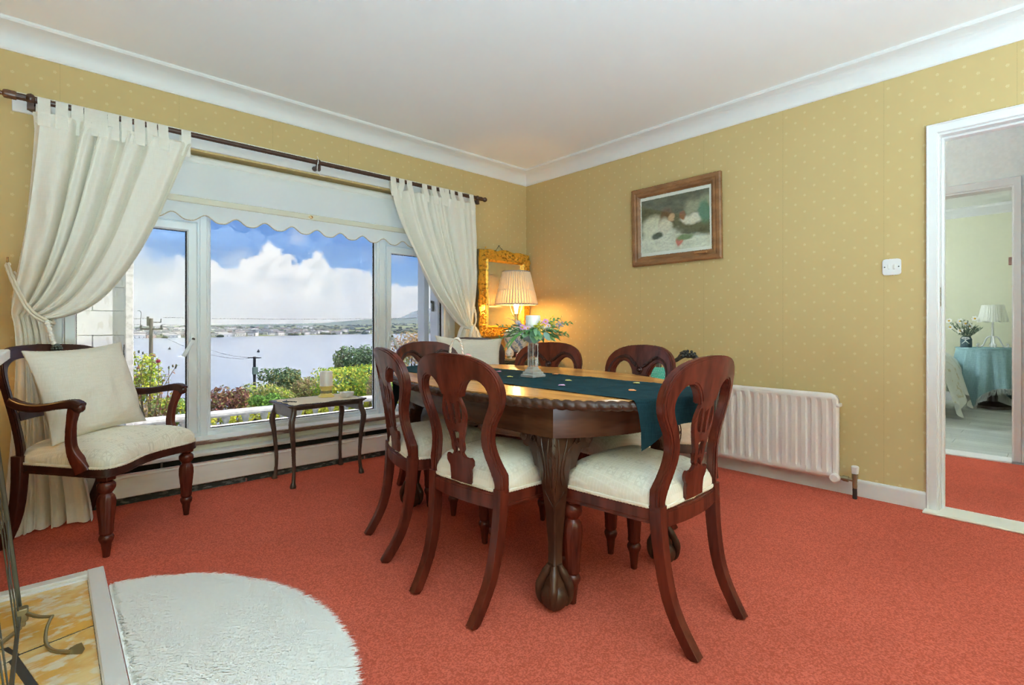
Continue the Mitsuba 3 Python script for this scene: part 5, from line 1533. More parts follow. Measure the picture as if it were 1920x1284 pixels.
for c0, r_, pc in ((FL(-.048, .058, .978), .017, (.70, .36, .62)), (FL(-.024, .060, .974), .014, (.72, .45, .62)), (FL(.058, .035, 1.004), .016, (.72, .34, .60)), (FL(-.068, .02, 1.000), .013, (.78, .62, .75)), (FL(.070, .045, .985), .012, (.70, .55, .68)), (FL(.038, .03, 1.000), .011, (.76, .50, .66))):
    m, c = daisy(c0, fr + np.array([0, 0, .45]), r_, pc)
    part(fa, 'daisy', m, M_LEAF, True, color=c, label='pink daisy')
for c0, n, sp, cc in ((FL(.027, .062, .983), 46, .016, (.62, .58, .05)), (FL(.085, .02, 1.005), 22, .013, (.58, .62, .08)), (FL(.056, .05, .975), 26, .014, (.78, .78, .72)), (FL(-.075, .05, .965), 34, .020, (.55, .66, .50)), (FL(-.06, .035, .99), 26, .014, (.36, .40, .58)), (FL(.12, .02, .993), 20, .012, (.38, .38, .55))):
    ms = []
    for k in range(n):
        ms.append(trimesh.creation.icosphere(1, rng.uniform(.0022, .0042)).apply_translation(c0 + np.array([rng.gauss(0, sp * .7), rng.gauss(0, sp * .7), rng.gauss(0, sp * .6)])))
    m, c = colored(ms, [np.array(cc) * rng.uniform(.75, 1.2) for _ in ms])
    kk_ = part(fa, 'floret_cluster', m, M_LEAF, True, color=c)
    labels[kk_] = {'kind': 'stuff', 'label': 'cluster of tiny florets'}

# small basket with a twisted bead handle and a pink satin bow
bk = thing('flower_basket', 'small favour basket with a twisted pearly handle and pink satin bow, behind the front chair', 'basket')
BKX, BKY = -2.010, -1.585
part(bk, 'bowl', lathe([(0, .7495), (.036, .7495), (.040, .753), (.050, .825), (.052, .829), (.048, .829), (.038, .758), (0, .756)], 22, lambda th_, z: 1 + .04 * np.sin(11 * th_), at=(BKX, BKY, 0)), mat('m_basket', dif((.72, .56, .45))), 50)
a = np.linspace(0, PI, 60)
hb = np.stack([BKX + ri[0] * -.032 * np.cos(a) * 1.0, BKY + ri[1] * -.032 * np.cos(a), .825 + .100 * np.sin(a) ** .8], 1)
for o in (0, PI):
    w_ = a * 16 + o
    off = np.stack([.003 * np.cos(w_) * fr[0] + .003 * np.sin(w_) * ri[0], .003 * np.cos(w_) * fr[1] + .003 * np.sin(w_) * ri[1], .003 * np.sin(w_)], 1)
    part(bk, 'handle', tube(hb + off, .0044, 6), mat(f'm_pearl{int(o)}', pr((.86, .70, .60) if o else (.84, .80, .76), .15, metallic=.3, clearcoat=.8)), True)
ms = []
for s_ in (-1, 1):
    n = 22
    U, V = np.meshgrid(np.linspace(0, 2 * PI, n), np.linspace(-1, 1, 10), indexing='ij')
    R_ = .022 * (1 - np.cos(U)) * .5
    X = s_ * (.004 + R_ * 1.5); Z = .016 * np.sin(U) * (1 - .2 * V * V); Yv = V * .016 * (.4 + R_ / .022) + .004 * np.sin(U * 4 + V * 3)
    ms.append(tri(np.stack([X, Yv, Z], -1).reshape(-1, 3), grid(n, 10)))
bow = cat(ms)
bow.apply_transform(trimesh.transformations.rotation_matrix(math.atan2(ri[1], ri[0]), (0, 0, 1)))
bow.apply_translation(FL(0, 0, 0) * 0 + np.array([BKX, BKY, .836]) + ri * .036 + fr * .02)
part(bk, 'bow', bow, mat('m_satin', pr((.80, .26, .42), .3, sheen=.8, specular=.6)), True, label='pink satin bow')

# ================================================================== occasional table at the window
NX, NY, NR = -2.160, -.262, math.radians(3.0)
W = lambda m: move(m, (NX, NY, 0), NR)
t = thing('side_table', 'small dark nest table under the window with a paper runner', 'table')
o = []
for a_ in range(4):
    sx, sy = ((1, 1), (-1, 1), (-1, -1), (1, -1))[a_]
    cpts = [(.255, .165 - .035), (.262, .155), (.240, .170), (.232, .176), (.21, .182)]
    q = [(sx * x, sy * y) for x, y in cpts]
    o += q if a_ in (0, 2) else q[::-1]
part(t, 'tabletop', W(cat(plate([np.array(o)], .010, .004).translate((0, 0, .494)), plate(CrossSection([np.array(o)]).offset(-.010), .008, .003).translate((0, 0, .487)))), M_NEST, 40)
for x0_, x1_, y0_, y1_ in ((-.225, .225, -.152, -.138), (-.225, .225, .138, .152), (-.232, -.218, -.145, .145), (.218, .232, -.145, .145)):
    zb = .452 if y0_ > .1 or x0_ == -.225 and False else .425
    part(t, 'apron', W(box((x0_, y0_, .470 if abs(y0_) > .1 and y1_ < 0 else .425), (x1_, y1_, .488), .002)), M_NEST)
for sx in (-1, 1):
    for sy in (-1, 1):
        x_, y_ = sx * .222, sy * .142
        lg = spl([(x_, y_, .488), (x_ + sx * .004, y_ + sy * .004, .44), (x_ + sx * .016, y_ + sy * .012, .400), (x_ + sx * .010, y_ + sy * .008, .33), (x_, y_, .22), (x_ - sx * .004, y_ - sy * .003, .10), (x_ + sx * .002, y_ + sy * .002, .03), (x_ + sx * .006, y_ + sy * .005, 0)], 30)
        part(t, 'leg', W(sweep(lg, rrect(2, 2, .8, 3), np.interp(np.arange(30), [0, 4, 8, 14, 22, 26, 28, 29], [.0155, .016, .017, .0125, .0095, .0105, .0175, .015]), up=(0, 1, 0))), M_NEST, 50)
xs_, ys_ = np.meshgrid(np.linspace(-.235, .225, 50), np.linspace(-.165, .150, 26), indexing='ij')
zz_ = .5068 + .0015 * np.sin(xs_ * 30) * np.sin(ys_ * 25)
xe = xs_ + .006 * np.sin(ys_ * 70) * (np.abs(xs_) > .2); ye = ys_ + .006 * np.sin(xs_ * 60) * (np.abs(ys_) > .13)
one('paper_runner', 'beige paper runner lying on the small table under the window', 'table mat', W(tri(np.stack([xe, ye, zz_], -1).reshape(-1, 3), grid(50, 26))), mat('m_doily', {'type': 'principledthin', 'base_color': {'type': 'rgb', 'value': [.66, .57, .45]}, 'roughness': .9, 'diff_trans': .15}, two=False), True)
one('reading_glasses', 'folded dark spectacles lying at the left end of the small table', 'glasses', W(cat(tube(spl([(-.215, -.02, .510), (-.20, .02, .511), (-.185, .06, .510)], 10), .003, 6), tube(spl([(-.205, -.01, .512), (-.185, -.03, .511), (-.165, -.05, .509)], 10), .0028, 6), box((-.222, -.015, .506), (-.200, .03, .512), .002))), M_DARKMETAL, 40)
cx_, cy_ = -2.085, -.20
cj = thing('candle_holder', 'amber glass holder with a white pillar candle on the small table', 'candle holder')
part(cj, 'holder', lathe(prof([(.050, .507), (.053, .511), (.046, .520), (.036, .530), (.034, .545), (.036, .562), (.043, .575), (.047, .582)], 26).tolist() + [(.043, .582), (0, .580)], 30, at=(cx_, cy_, 0)), M_AMBER, 50)
part(cj, 'band', lathe([(.0355, .533), (.0375, .534), (.0375, .549), (.0355, .550)], 30, lambda th_, z: 1 + .02 * np.sin(14 * th_), at=(cx_, cy_, 0)), mat('m_bandj', pr((.20, .17, .07), .4)), 40, label='dark stamped band')
part(cj, 'candle', lathe([(.041, .581), (.041, .675), (.038, .680), (.020, .678), (.002, .678), (.0015, .690), (0, .690)], 30, at=(cx_, cy_, 0)), M_WAX, 40, label='white pillar candle')
bx_, by_ = -2.000, -.335
one('bowl', 'small white bowl of pebbles on the small table under the window', 'bowl', lathe(prof([(.022, .507), (.028, .509), (.040, .522), (.046, .540), (.047, .545)], 16).tolist() + [(.044, .545), (.036, .524), (0, .514)], 28, at=(bx_, by_, 0)), M_PORC, 50)
rr = random.Random(2)
for k in range(9):
    a_, q_ = k * 2.4, .027 * math.sqrt((k + .5) / 9)
    one('pebble', 'small grey pebble heaped in the white bowl', 'pebble', tm(Manifold.sphere(1, 14).scale((.011, .009, .007)).rotate((rr.uniform(-20, 20), rr.uniform(-20, 20), rr.uniform(0, 180)))).apply_translation((bx_ + q_ * math.cos(a_), by_ + q_ * math.sin(a_), .536 + .010 * (1 - q_ / .03))),
        mat(f'm_pebble{k % 3}', pr(((.62, .64, .60), (.70, .72, .70), (.50, .53, .48))[k % 3], .5)) if k < 3 else f'm_pebble{k % 3}', True, group='pebbles in the white bowl')

# ================================================================== hearth, fire screen, rug, mantel shelf
hx0, hx1, hy0, hy1 = -3.95, -3.305, -2.75, -.985
t = thing('hearth', 'yellow marble hearth in a white frame on the carpet at the lower left', 'hearth')
part(t, 'frame_side', box((hx1 - .052, hy0, 0), (hx1, hy1, .030), .004), M_WHITE)
part(t, 'frame_end', cat(box((hx0, hy1 - .050, 0), (hx1, hy1, .028), .004), box((hx0, hy1 - .062, 0), (hx1 - .045, hy1 - .046, .016), .004)), M_WHITE)
part(t, 'frame_end', box((hx0, hy0, 0), (hx1, hy0 + .05, .028), .004), M_WHITE)
part(t, 'bed', box((hx0, hy0 + .03, 0), (hx1 - .03, hy1 - .03, .0105), 0), M_GROUT)
ix0, ix1, iy0, iy1 = hx0, hx1 - .053, hy0 + .052, hy1 - .064
for pts in ([(ix1, iy1), (ix0, iy1), (ix0, -1.395), (-3.555, -1.408), (-3.528, -1.478), (ix1, -1.440)],
            [(ix0, -1.405), (-3.567, -1.418), (-3.538, -1.488), (-3.56, -1.512), (ix0, -1.60)],
            [(ix1, -1.448), (-3.53, -1.490), (-3.478, -1.72), (-3.40, -1.95), (ix1, -2.0)],
            [(ix0, -1.612), (-3.572, -1.522), (-3.549, -1.512), (-3.497, -1.73), (-3.42, -1.96), (-3.44, -2.1), (ix0, -2.1)],
            [(ix1, -2.008), (-3.405, -1.965), (-3.43, -2.108), (ix0, -2.108), (ix0, iy0), (ix1, iy0)]):
    q = np.array(pts); ar = .5 * np.sum(q[:, 0] * np.roll(q[:, 1], -1) - np.roll(q[:, 0], -1) * q[:, 1])
    part(t, 'marble_slab', plate([q if ar > 0 else q[::-1]], .010, .0015).translate((0, 0, .003)), M_MARBLE, 20)

t = thing('fire_screen', 'metal fire screen with leaded bars standing on the marble hearth', 'fire screen')
sy0, sy1, sz0, sz1 = -2.05, -1.287, .070, .86
scx = lambda z: -3.533 - .096 * (z - .07)
def sbar(y0_, z0_, y1_, z1_, w_=.007, th_=.010, m=M_STEEL, name='bar'):
    part(t, name, sweep(np.array([(scx(z0_), y0_, z0_), (scx((z0_ + z1_) / 2), (y0_ + y1_) / 2, (z0_ + z1_) / 2), (scx(z1_), y1_, z1_)]), rrect(th_, w_, .0015, 1), up=(1, .01, 0.02)), m, 30)


for y_ in (sy0, sy1):
    sbar(y_, sz0, y_, sz1, .010, .009, name='stile')
sbar(sy0, sz0, sy1, sz0, .010, .009, name='rail')
sbar(sy0, sz1, sy1, sz1, .010, .009, name='rail')
for y_ in (-1.36, -1.435, -1.51, -1.83, -1.905, -1.98):
    sbar(y_, sz0, y_, sz1, .004, .004)
for a_, b_, c_, d_ in ((-1.295, .36, -1.51, .22), (-1.295, .55, -1.51, .70), (-2.04, .36, -1.83, .22), (-2.04, .55, -1.83, .70), (-1.51, .5, -1.83, .5)):
    sbar(a_, b_, c_, d_, .0045, .0045)
gl = tri([(scx(sz0) - .002, sy0, sz0), (scx(sz0) - .002, sy1, sz0), (scx(sz1) - .002, sy1, sz1), (scx(sz1) - .002, sy0, sz1)], [(0, 1, 2, 3)])
for yb in (sy1 - .06, sy0 + .06):
    ft = part(t, 'foot', cat(box((-3.545, yb - .016, .052), (-3.512, yb + .016, .094), .004), box((-3.540, yb - .009, .035), (-3.518, yb + .009, .055), .003),
                             tube(spl([(-3.515, yb - .012, .076), (-3.485, yb - .05, .070), (-3.458, yb - .075, .072)], 10), np.linspace(.006, .0045, 10), 8),
                             tube(spl([(-3.455, yb - .075, .073), (-3.470, yb - .115, .050), (-3.468, yb - .16, .024), (-3.445, yb - .205, .018), (-3.415, yb - .240, .020)], 22), np.linspace(.0042, .0058, 22), 8),
                             tm(Manifold.hull_points(np.array([(-3.420, yb - .235, .016), (-3.412, yb - .245, .012), (-3.392, yb - .262, .014), (-3.385, yb - .262, .026), (-3.392, yb - .245, .040), (-3.404, yb - .232, .034), (-3.420, yb - .228, .026)]))),
                             tube(spl([(-3.53, yb - .02, .04), (-3.60, yb - .09, .022), (-3.68, yb - .16, .018)], 12), .006, 8)), M_OLDBRASS, 45)

t = thing('mantel_shelf', 'pale mantel shelf end at the left edge above the hearth', 'shelf')
part(t, 'shelf', box((-3.95, -2.55, .860), (-3.572, -.905, .897), .004), M_WHITE)
part(t, 'bracket', box((-3.95, -1.15, .70), (-3.72, -1.05, .860), .01), M_WHITE)
part(t, 'bracket', box((-3.95, -2.45, .70), (-3.72, -2.35, .860), .01), M_WHITE)

# white pile rug: backing and tufts of pile
rp = spl([(-3.300, -1.150), (-3.190, -1.195), (-3.010, -1.330), (-2.845, -1.600), (-2.790, -1.900), (-2.815, -2.120), (-2.880, -2.280), (-3.000, -2.45), (-3.180, -2.60), (-3.300, -2.66)], 90)
t = thing('rug', 'white long pile half round rug beside the hearth', 'rug')
part(t, 'backing', plate([rp if True else rp], .010, 0), M_FUR, False)
g = np.random.default_rng(7)
from shapely.geometry import Polygon
from shapely import contains_xy
pg = Polygon(rp).buffer(.004)
N = 52000
q = np.stack([g.uniform(-3.32, -2.77, N * 2), g.uniform(-2.68, -1.13, N * 2)], 1)
q = q[contains_xy(pg, q[:, 0], q[:, 1])][:N]
q = q[q[:, 0] > -3.300]
n = len(q)
fx = meshkit.noise(np.stack([q[:, 0] * 9, q[:, 1] * 9, q[:, 0] * 0], -1), 5) - .5
fy = meshkit.noise(np.stack([q[:, 0] * 9, q[:, 1] * 9, q[:, 0] * 0 + 9], -1), 6) - .5
da = np.arctan2(.35 * fy - .25, .35 * fx + .45) + g.normal(0, .30, n)
D = np.stack([np.cos(da), np.sin(da)], 1)
Sd = np.stack([-D[:, 1], D[:, 0]], 1)
L = g.uniform(.026, .048, n)[:, None]; hgt = g.uniform(.007, .012, n); wd = g.uniform(.0012, .0024, n)[:, None]
z0 = np.full(n, .008)
P0a, P0b = np.c_[q - Sd * wd, z0], np.c_[q + Sd * wd, z0]
m1 = q + D * L * .45
P1a, P1b = np.c_[m1 - Sd * wd * .9, z0 + hgt], np.c_[m1 + Sd * wd * .9, z0 + hgt]
P2 = np.c_[q + D * L, z0 + hgt * .9]
vv = np.stack([P0a, P0b, P1a, P1b, P2], 1)
vv[..., 0] = np.maximum(vv[..., 0], -3.302)
b0 = np.arange(n)[:, None] * 5
ff = np.concatenate([b0 + [0, 1, 3], b0 + [0, 3, 2], b0 + [2, 3, 4]])
kk_ = part(t, 'pile', tri(vv.reshape(-1, 3), ff), M_FUR, False)
labels[kk_] = {'kind': 'stuff', 'label': 'long white pile'}

# ================================================================== seen through the door: bedroom
bt = thing('bedside_table', 'round bedside table hidden under the blue green throw in the far bedroom', 'table')
BTX, BTY = 4.97, -3.02
part(bt, 'tabletop', lathe([(0, .700), (.33, .700), (.335, .705), (.335, .718), (0, .722)], 36, at=(BTX, BTY, 0)), M_NEST)
part(bt, 'pedestal', lathe([(.18, 0), (.17, .03), (.05, .08), (.04, .3), (.05, .70)], 18, at=(BTX, BTY, 0)), M_NEST)
nth, nr_ = 200, 46
M_THROW = mat('m_throw', dif(proc(linen_fn((.17, .29, .31), (.30, .44, .46), 300))))
v = []
for i in range(nth):
    a_ = 2 * PI * i / nth
    for j in range(nr_):
        if j < 12:
            r_ = .345 * j / 11; z_ = .728
            ca = r_
        else:
            u = (j - 11) / (nr_ - 12)
            # square cloth: drop is longest at its corners
            sqr = .62 / max(abs(math.cos(a_ - .35)), abs(math.sin(a_ - .35)))
            drop = min(max(sqr - .16, .40), .70)
            wv = math.sin(a_ * 13 + .6) * .7 + .3 * math.sin(a_ * 29)
            r_ = .345 + .045 * wv * u + .05 * u - .01
            z_ = .728 - drop * u
        v.append((BTX + r_ * math.cos(a_), BTY + r_ * math.sin(a_), z_))
f = []
for i in range(nth):
    for j in range(nr_ - 1):
        i2 = (i + 1) % nth
        f.append((i * nr_ + j, i * nr_ + j + 1, i2 * nr_ + j + 1, i2 * nr_ + j))
th_ = thing('throw', 'blue green woven throw with a white fringe over the round bedside table', 'tablecloth')
cl = tri(v, f)
part(th_, 'cloth', cl, M_THROW, True)
fr_ms = []
rr = random.Random(6)
ve = np.array(v).reshape(nth, nr_, 3)[:, -1]
for i in range(0, nth):
    for s_ in (0, .5):
        p_ = ve[i] * (1 - s_) + ve[(i + 1) % nth] * s_
        fr_ms.append(tube([p_ + (0, 0, .005), p_ + (rr.uniform(-.006, .006), rr.uniform(-.008, .008), -.035), p_ + (rr.uniform(-.012, .012), rr.uniform(-.016, .016), -.065)], [.0035, .003, .0015], 4))
kk_ = part(th_, 'fringe', cat(fr_ms), mat('m_fringe', dif((.56, .60, .58))), True)
labels[kk_] = {'kind': 'stuff', 'label': 'white knotted fringe'}

vs = thing('glass_jar', 'dark blue jar with a white bow holding white flowers on the throw', 'vase')
VX, VY = 4.92, -2.785
part(vs, 'jar', lathe([(0, .7295), (.052, .7295), (.056, .735), (.056, .83), (.050, .845), (.044, .850), (.044, .862), (.040, .862), (.040, .84), (0, .80)], 24, at=(VX, VY, 0)), mat('m_navy', pr((.035, .075, .095), .15, clearcoat=.6)), 45)
part(vs, 'bow', cat([tube(spl([(VX - .057, VY, .835), (VX - .060, VY + s_ * .02, .850), (VX - .060, VY + s_ * .036, .838), (VX - .058, VY + s_ * .015, .832), (VX - .060, VY + s_ * .035, .775)], 20), .005, 6) for s_ in (-1, 1)]), M_WHITE, True, label='white ribbon bow')
fb = thing('bouquet', 'bunch of white flowers and dark sprigs in the blue jar beyond the door', 'flowers')
rng = random.Random(15)
ms, cs_ = [], []
for k in range(26):
    an = rng.uniform(0, 2 * PI); sp = rng.uniform(.3, 1.0)
    tip = np.array([VX + .12 * sp * math.cos(an), VY + .19 * sp * math.sin(an), .862 + rng.uniform(.08, .22) * (1.2 - .4 * sp)])
    base_ = np.array([VX, VY, .83])
    ms.append(tube(np.linspace(base_, tip, 4), .002, 4)); cs_.append(np.array((.12, .17, .10)))
    for j in range(7):
        q_ = base_ + (tip - base_) * (.35 + .09 * j)
        ms.append(leaf(q_, (tip - base_) / np.linalg.norm(tip - base_) + np.array([rng.uniform(-1, 1), rng.uniform(-1, 1), rng.uniform(-.3, .8)]), (.2, .1, 1), .035, .007, .1, 4)); cs_.append(np.array((.13, .19, .13)) * rng.uniform(.7, 1.3))
m, c = colored(ms, cs_)
kk_ = part(fb, 'foliage', m, M_LEAF, True, color=c); labels[kk_] = {'kind': 'stuff'}
for dy, dz in ((.155, .195), (.05, .19), (-.085, .22), (-.04, .125), (.05, .07), (.145, .115), (0, .16)):
    m, c = daisy(np.array([VX - .05, VY + dy, .862 + dz]), (-1, rng.uniform(-.4, .4), .3), .038, (.82, .82, .78), 7)
    part(fb, 'flower', m, M_LEAF, True, color=c, label='white flower')

bl = thing('bedside_lamp', 'white scrolled iron lamp with a frilled white shade on the throw in the bedroom', 'lamp')
LBX, LBY = 4.95, -3.022
part(bl, 'stem', lathe([(.020, .735), (.022, .76), (.012, .80), (.010, 1.10)], 14, at=(LBX, LBY, 0)), M_WHITE)
for k in range(4):
    a_ = k * PI / 2 + .25
    d = np.array([math.cos(a_), math.sin(a_), 0])
    pts = [np.array([LBX, LBY, 0]) + d * r_ + (0, 0, z_) for r_, z_ in ((.012, .86), (.035, .862), (.062, .83), (.085, .765), (.115, .738), (.140, .752), (.135, .772), (.120, .768))]
    part(bl, 'scroll_foot', tube(spl(pts, 30), .008, 8), M_WHITE, True)
v = []
na = 160
for u in np.linspace(0, 1, 14):
    for i in range(na):
        a_ = 2 * PI * i / na
        sc_ = .5 + .5 * abs(math.sin(a_ * 3.5))
        r_ = (.100 + (.135 - .100) * (1 - u)) * (1 + .02 * math.sin(a_ * 36)) * (1 + .05 * (1 - u) * sc_)
        v.append((LBX + r_ * math.cos(a_), LBY + r_ * math.sin(a_), 1.072 + .175 * u - .035 * sc_ * (1 - u)))
f = np.vstack([np.stack([k * na + np.arange(na), k * na + (np.arange(na) + 1) % na, (k + 1) * na + (np.arange(na) + 1) % na, (k + 1) * na + np.arange(na)], 1) for k in range(13)])
part(bl, 'shade', tri(v, f), mat('m_shade2', {'type': 'principledthin', 'base_color': {'type': 'rgb', 'value': [.86, .86, .80]}, 'roughness': .9, 'diff_trans': .7}, two=False), True, label='frilled white shade')
bd = thing('bed', 'corner of a bed with a white cover hanging to the floor in the far bedroom', 'bed')
part(bd, 'mattress', box((3.3, -2.60, .25), (4.75, -.6, .62), .05), M_WHITE)
part(bd, 'frame', box((3.35, -2.55, .06), (4.7, -.65, .25), .01), M_NEST)
n1, n2 = 60, 40
v = []
for i, x_ in enumerate(np.linspace(3.25, 4.80, n1)):
    for j, u in enumerate(np.linspace(0, 1.35, n2)):
        if u < .6:
            y_, z_ = -1.0 - (u / .6) * 1.62, .66 - .02 * math.sin(x_ * 6)
        else:
            w_ = (u - .6) / .75
            y_ = -2.62 - .10 * math.sin(min(1, w_ * 3) * PI / 2) - .14 * w_ - .022 * math.sin(x_ * 21) * w_
            z_ = .66 - w_ * (.54 + .10 * math.sin(x_ * 7 + 1))
        v.append((x_, y_, max(z_, .02)))
part(bd, 'cover', tri(v, grid(n1, n2)), mat('m_cover', dif(proc(lambda p_, n, uv: mix((.76, .77, .73), (.62, .58, .45), smoothstep(.62, .72, fbm(p_.x * 14, p_.z * 14, p_.y * 4, 3)))))), True, label='white cover with faint beige sprigs')
one('wall_hanging', 'small dark framed card on the bedroom wall beside the inner door frame', 'ornament', box((5.428, -3.19, 1.76), (5.449, -3.135, 1.86), .004), mat('m_card', dif((.28, .16, .13))), 30)
one('wall_hanging', 'tiny amber bead charm hanging lower on the bedroom wall', 'ornament', cat(trimesh.creation.icosphere(2, .022).apply_translation((5.432, -3.185, 1.49)), tube([(5.44, -3.185, 1.51), (5.44, -3.183, 1.60)], .003, 5)), mat('m_amber2', pr((.60, .26, .04), .3)), True)

# ================================================================== outside: terrace, garden, bay and far shore
gy = np.array([0.3, 1.9, 2.4, 4.0, 6.0, 9.0, 14.0, 24.0, 40.0, 60.0, 80.0]); gz = np.array([-.34, -.34, -.42, -.45, -.6, -1.6, -4.0, -8.0, -14.0, -20.0, -24.0])
gx = np.linspace(-40, 90, 66)
v = [(x, y, z + (.25 * math.sin(x * .7 + y) * min(1, (y - .3) / 20))) for x in gx for y, z in zip(gy, gz)]
m = tri(v, grid(len(gx), len(gy)))
if m.face_normals[0, 2] < 0:
    m.invert()
struct('ground', m, mat('m_soil', dif(proc(lambda p, n, uv: mix((.05, .045, .025), (.12, .13, .05), fbm(p.x * 6, p.y * 6, 0.0, 3))))), True)
struct('terrace', box((-6, .3, -.5), (7, 2.02, -.30), 0), mat('m_terrace', dif((.55, .54, .50))))

bl = thing('balustrade', 'low white balustrade along the terrace outside the window', 'balustrade')
M_STUCCO = mat('m_stucco', pr(proc(lambda p, n, uv: mix((.66, .66, .65), (.84, .84, .83), smoothstep(.25, .6, fbm(p.x * 30, p.y * 30, p.z * 30, 3)))), .6))
part(bl, 'rail', cat(box((-2.95, 2.11, .086), (3.2, 2.29, .122), .008), box((-2.95, 2.14, .070), (3.2, 2.26, .088), .004)), M_STUCCO)
part(bl, 'kerb', cat(box((-2.95, 1.98, -.34), (3.2, 2.10, .008), .006), box((-2.95, 2.10, -.34), (3.2, 2.34, -.27), .006)), M_STUCCO)
bal = ply(lathe(prof([(.024, -.27), (.035, -.24), (.047, -.17), (.040, -.10), (.022, -.04), (.022, -.010), (.028, .012), (.036, .034), (.041, .050), (.036, .060), (.040, .070)], 36), 20, at=(0, 2.2, 0)), M_STUCCO, smooth=50)
for k in range(-4, 26):
    part(bl, 'baluster', bal, to=T().translate((-2.144 + .183 * k, 0, 0)))

wl = struct_thing('wall_outside', 'white painted block wall of the house wing outside the left casement')
M_BLOCK = mat('m_block', dif(proc(lambda p, n, uv: mix(mix((.78, .81, .86), (.84, .87, .91), smoothstep(.3, .6, fbm(p.x * 5, p.z * 3, 0.0, 3))), (.66, .67, .68), smoothstep(.66, .76, fbm(p.x * 26, p.z * 8, 4.0, 3)) * .6))))
part(wl, 'core', box((-6.0, 2.03, -.5), (-2.95, 2.30, 2.6), 0), M_BLOCK)
for r_ in range(14):
    for c_ in range(4):
        x1_ = -2.985 - c_ * .44 + (.0 if r_ % 2 == 0 else -.22)
        a_, b_ = max(x1_ - .4375, -4.9), min(x1_, -2.985)
        part(wl, 'block', box((a_, 2.0 - .002 * ((r_ * 3 + c_ * 5) % 3), -.34 + r_ * .2085), (b_, 2.05, -.34 + r_ * .2085 + .2062), .002), M_BLOCK, False)
    if r_ % 2:
        part(wl, 'block', box((-3.200, 2.0, -.34 + r_ * .2085), (-2.985, 2.05, -.34 + r_ * .2085 + .2045), .004), M_BLOCK, False)
part(wl, 'quoin', box((-2.985, 1.95, -.5), (-2.925, 2.30, 2.6), .006), M_STUCCO)

pc = thing('glazed_porch', 'white framed glazed porch wall outside the right casement', 'porch')
part(pc, 'post', box((-.73, .704, -.34), (-.67, .824, 2.40), .006), M_UPVC)
part(pc, 'post', box((-.73, .466, -.34), (-.67, .598, 2.40), .006), M_UPVC)
part(pc, 'post', box((-.73, .300, -.34), (-.67, .36, 2.40), .006), M_UPVC)
part(pc, 'rail', cat(box((-.73, .30, 2.34), (-.67, .824, 2.42), .006), box((-.73, .30, -.34), (-.67, .824, .2), .006)), M_UPVC)
part(pc, 'pane', tri([(-.70, .598, .2), (-.70, .704, .2), (-.70, .704, 2.34), (-.70, .598, 2.34)], [(0, 1, 2, 3)]), M_GLASS, False)
part(pc, 'pane', tri([(-.70, .36, .2), (-.70, .466, .2), (-.70, .466, 2.34), (-.70, .36, 2.34)], [(0, 1, 2, 3)]), M_GLASS, False)
part(pc, 'catch', cat(box((-.752, .52, 1.13), (-.73, .545, 1.23), .003), box((-.765, .525, 1.21), (-.745, .54, 1.235), .003)), M_STEEL)
part(pc, 'roof_edge', box((-.80, .30, 2.42), (1.6, .95, 2.50), .01), M_UPVC)
part(pc, 'front', cat(box((-.73, .764, -.34), (1.5, .824, .25), .006), box((1.44, .764, -.34), (1.5, .824, 2.42), .006), box((.36, .764, -.34), (.42, .824, 2.42), .006)), M_UPVC)

# ------------------------------------------------------------------ planting


def leaves(pts, nrm, size, aspect, rng_, jitter=.8):
    n = len(pts)
    d = nrm + rng_.normal(0, jitter, (n, 3)); d /= np.linalg.norm(d, axis=1, keepdims=True)
    u = np.cross(d, rng_.normal(0, 1, (n, 3))); u /= np.linalg.norm(u, axis=1, keepdims=True)
    w_ = np.cross(d, u)
    L = size * rng_.uniform(.6, 1.3, (n, 1)); Wd = L * aspect
    a, b, c, e = pts - u * L * .5, pts + w_ * Wd * .5 + d * L * .06, pts + u * L * .5, pts - w_ * Wd * .5 + d * L * .06
    v = np.stack([a, b, c, e], 1).reshape(-1, 3)
    i = np.arange(n)[:, None] * 4
    return v, np.concatenate([i + [0, 1, 2], i + [0, 2, 3]])


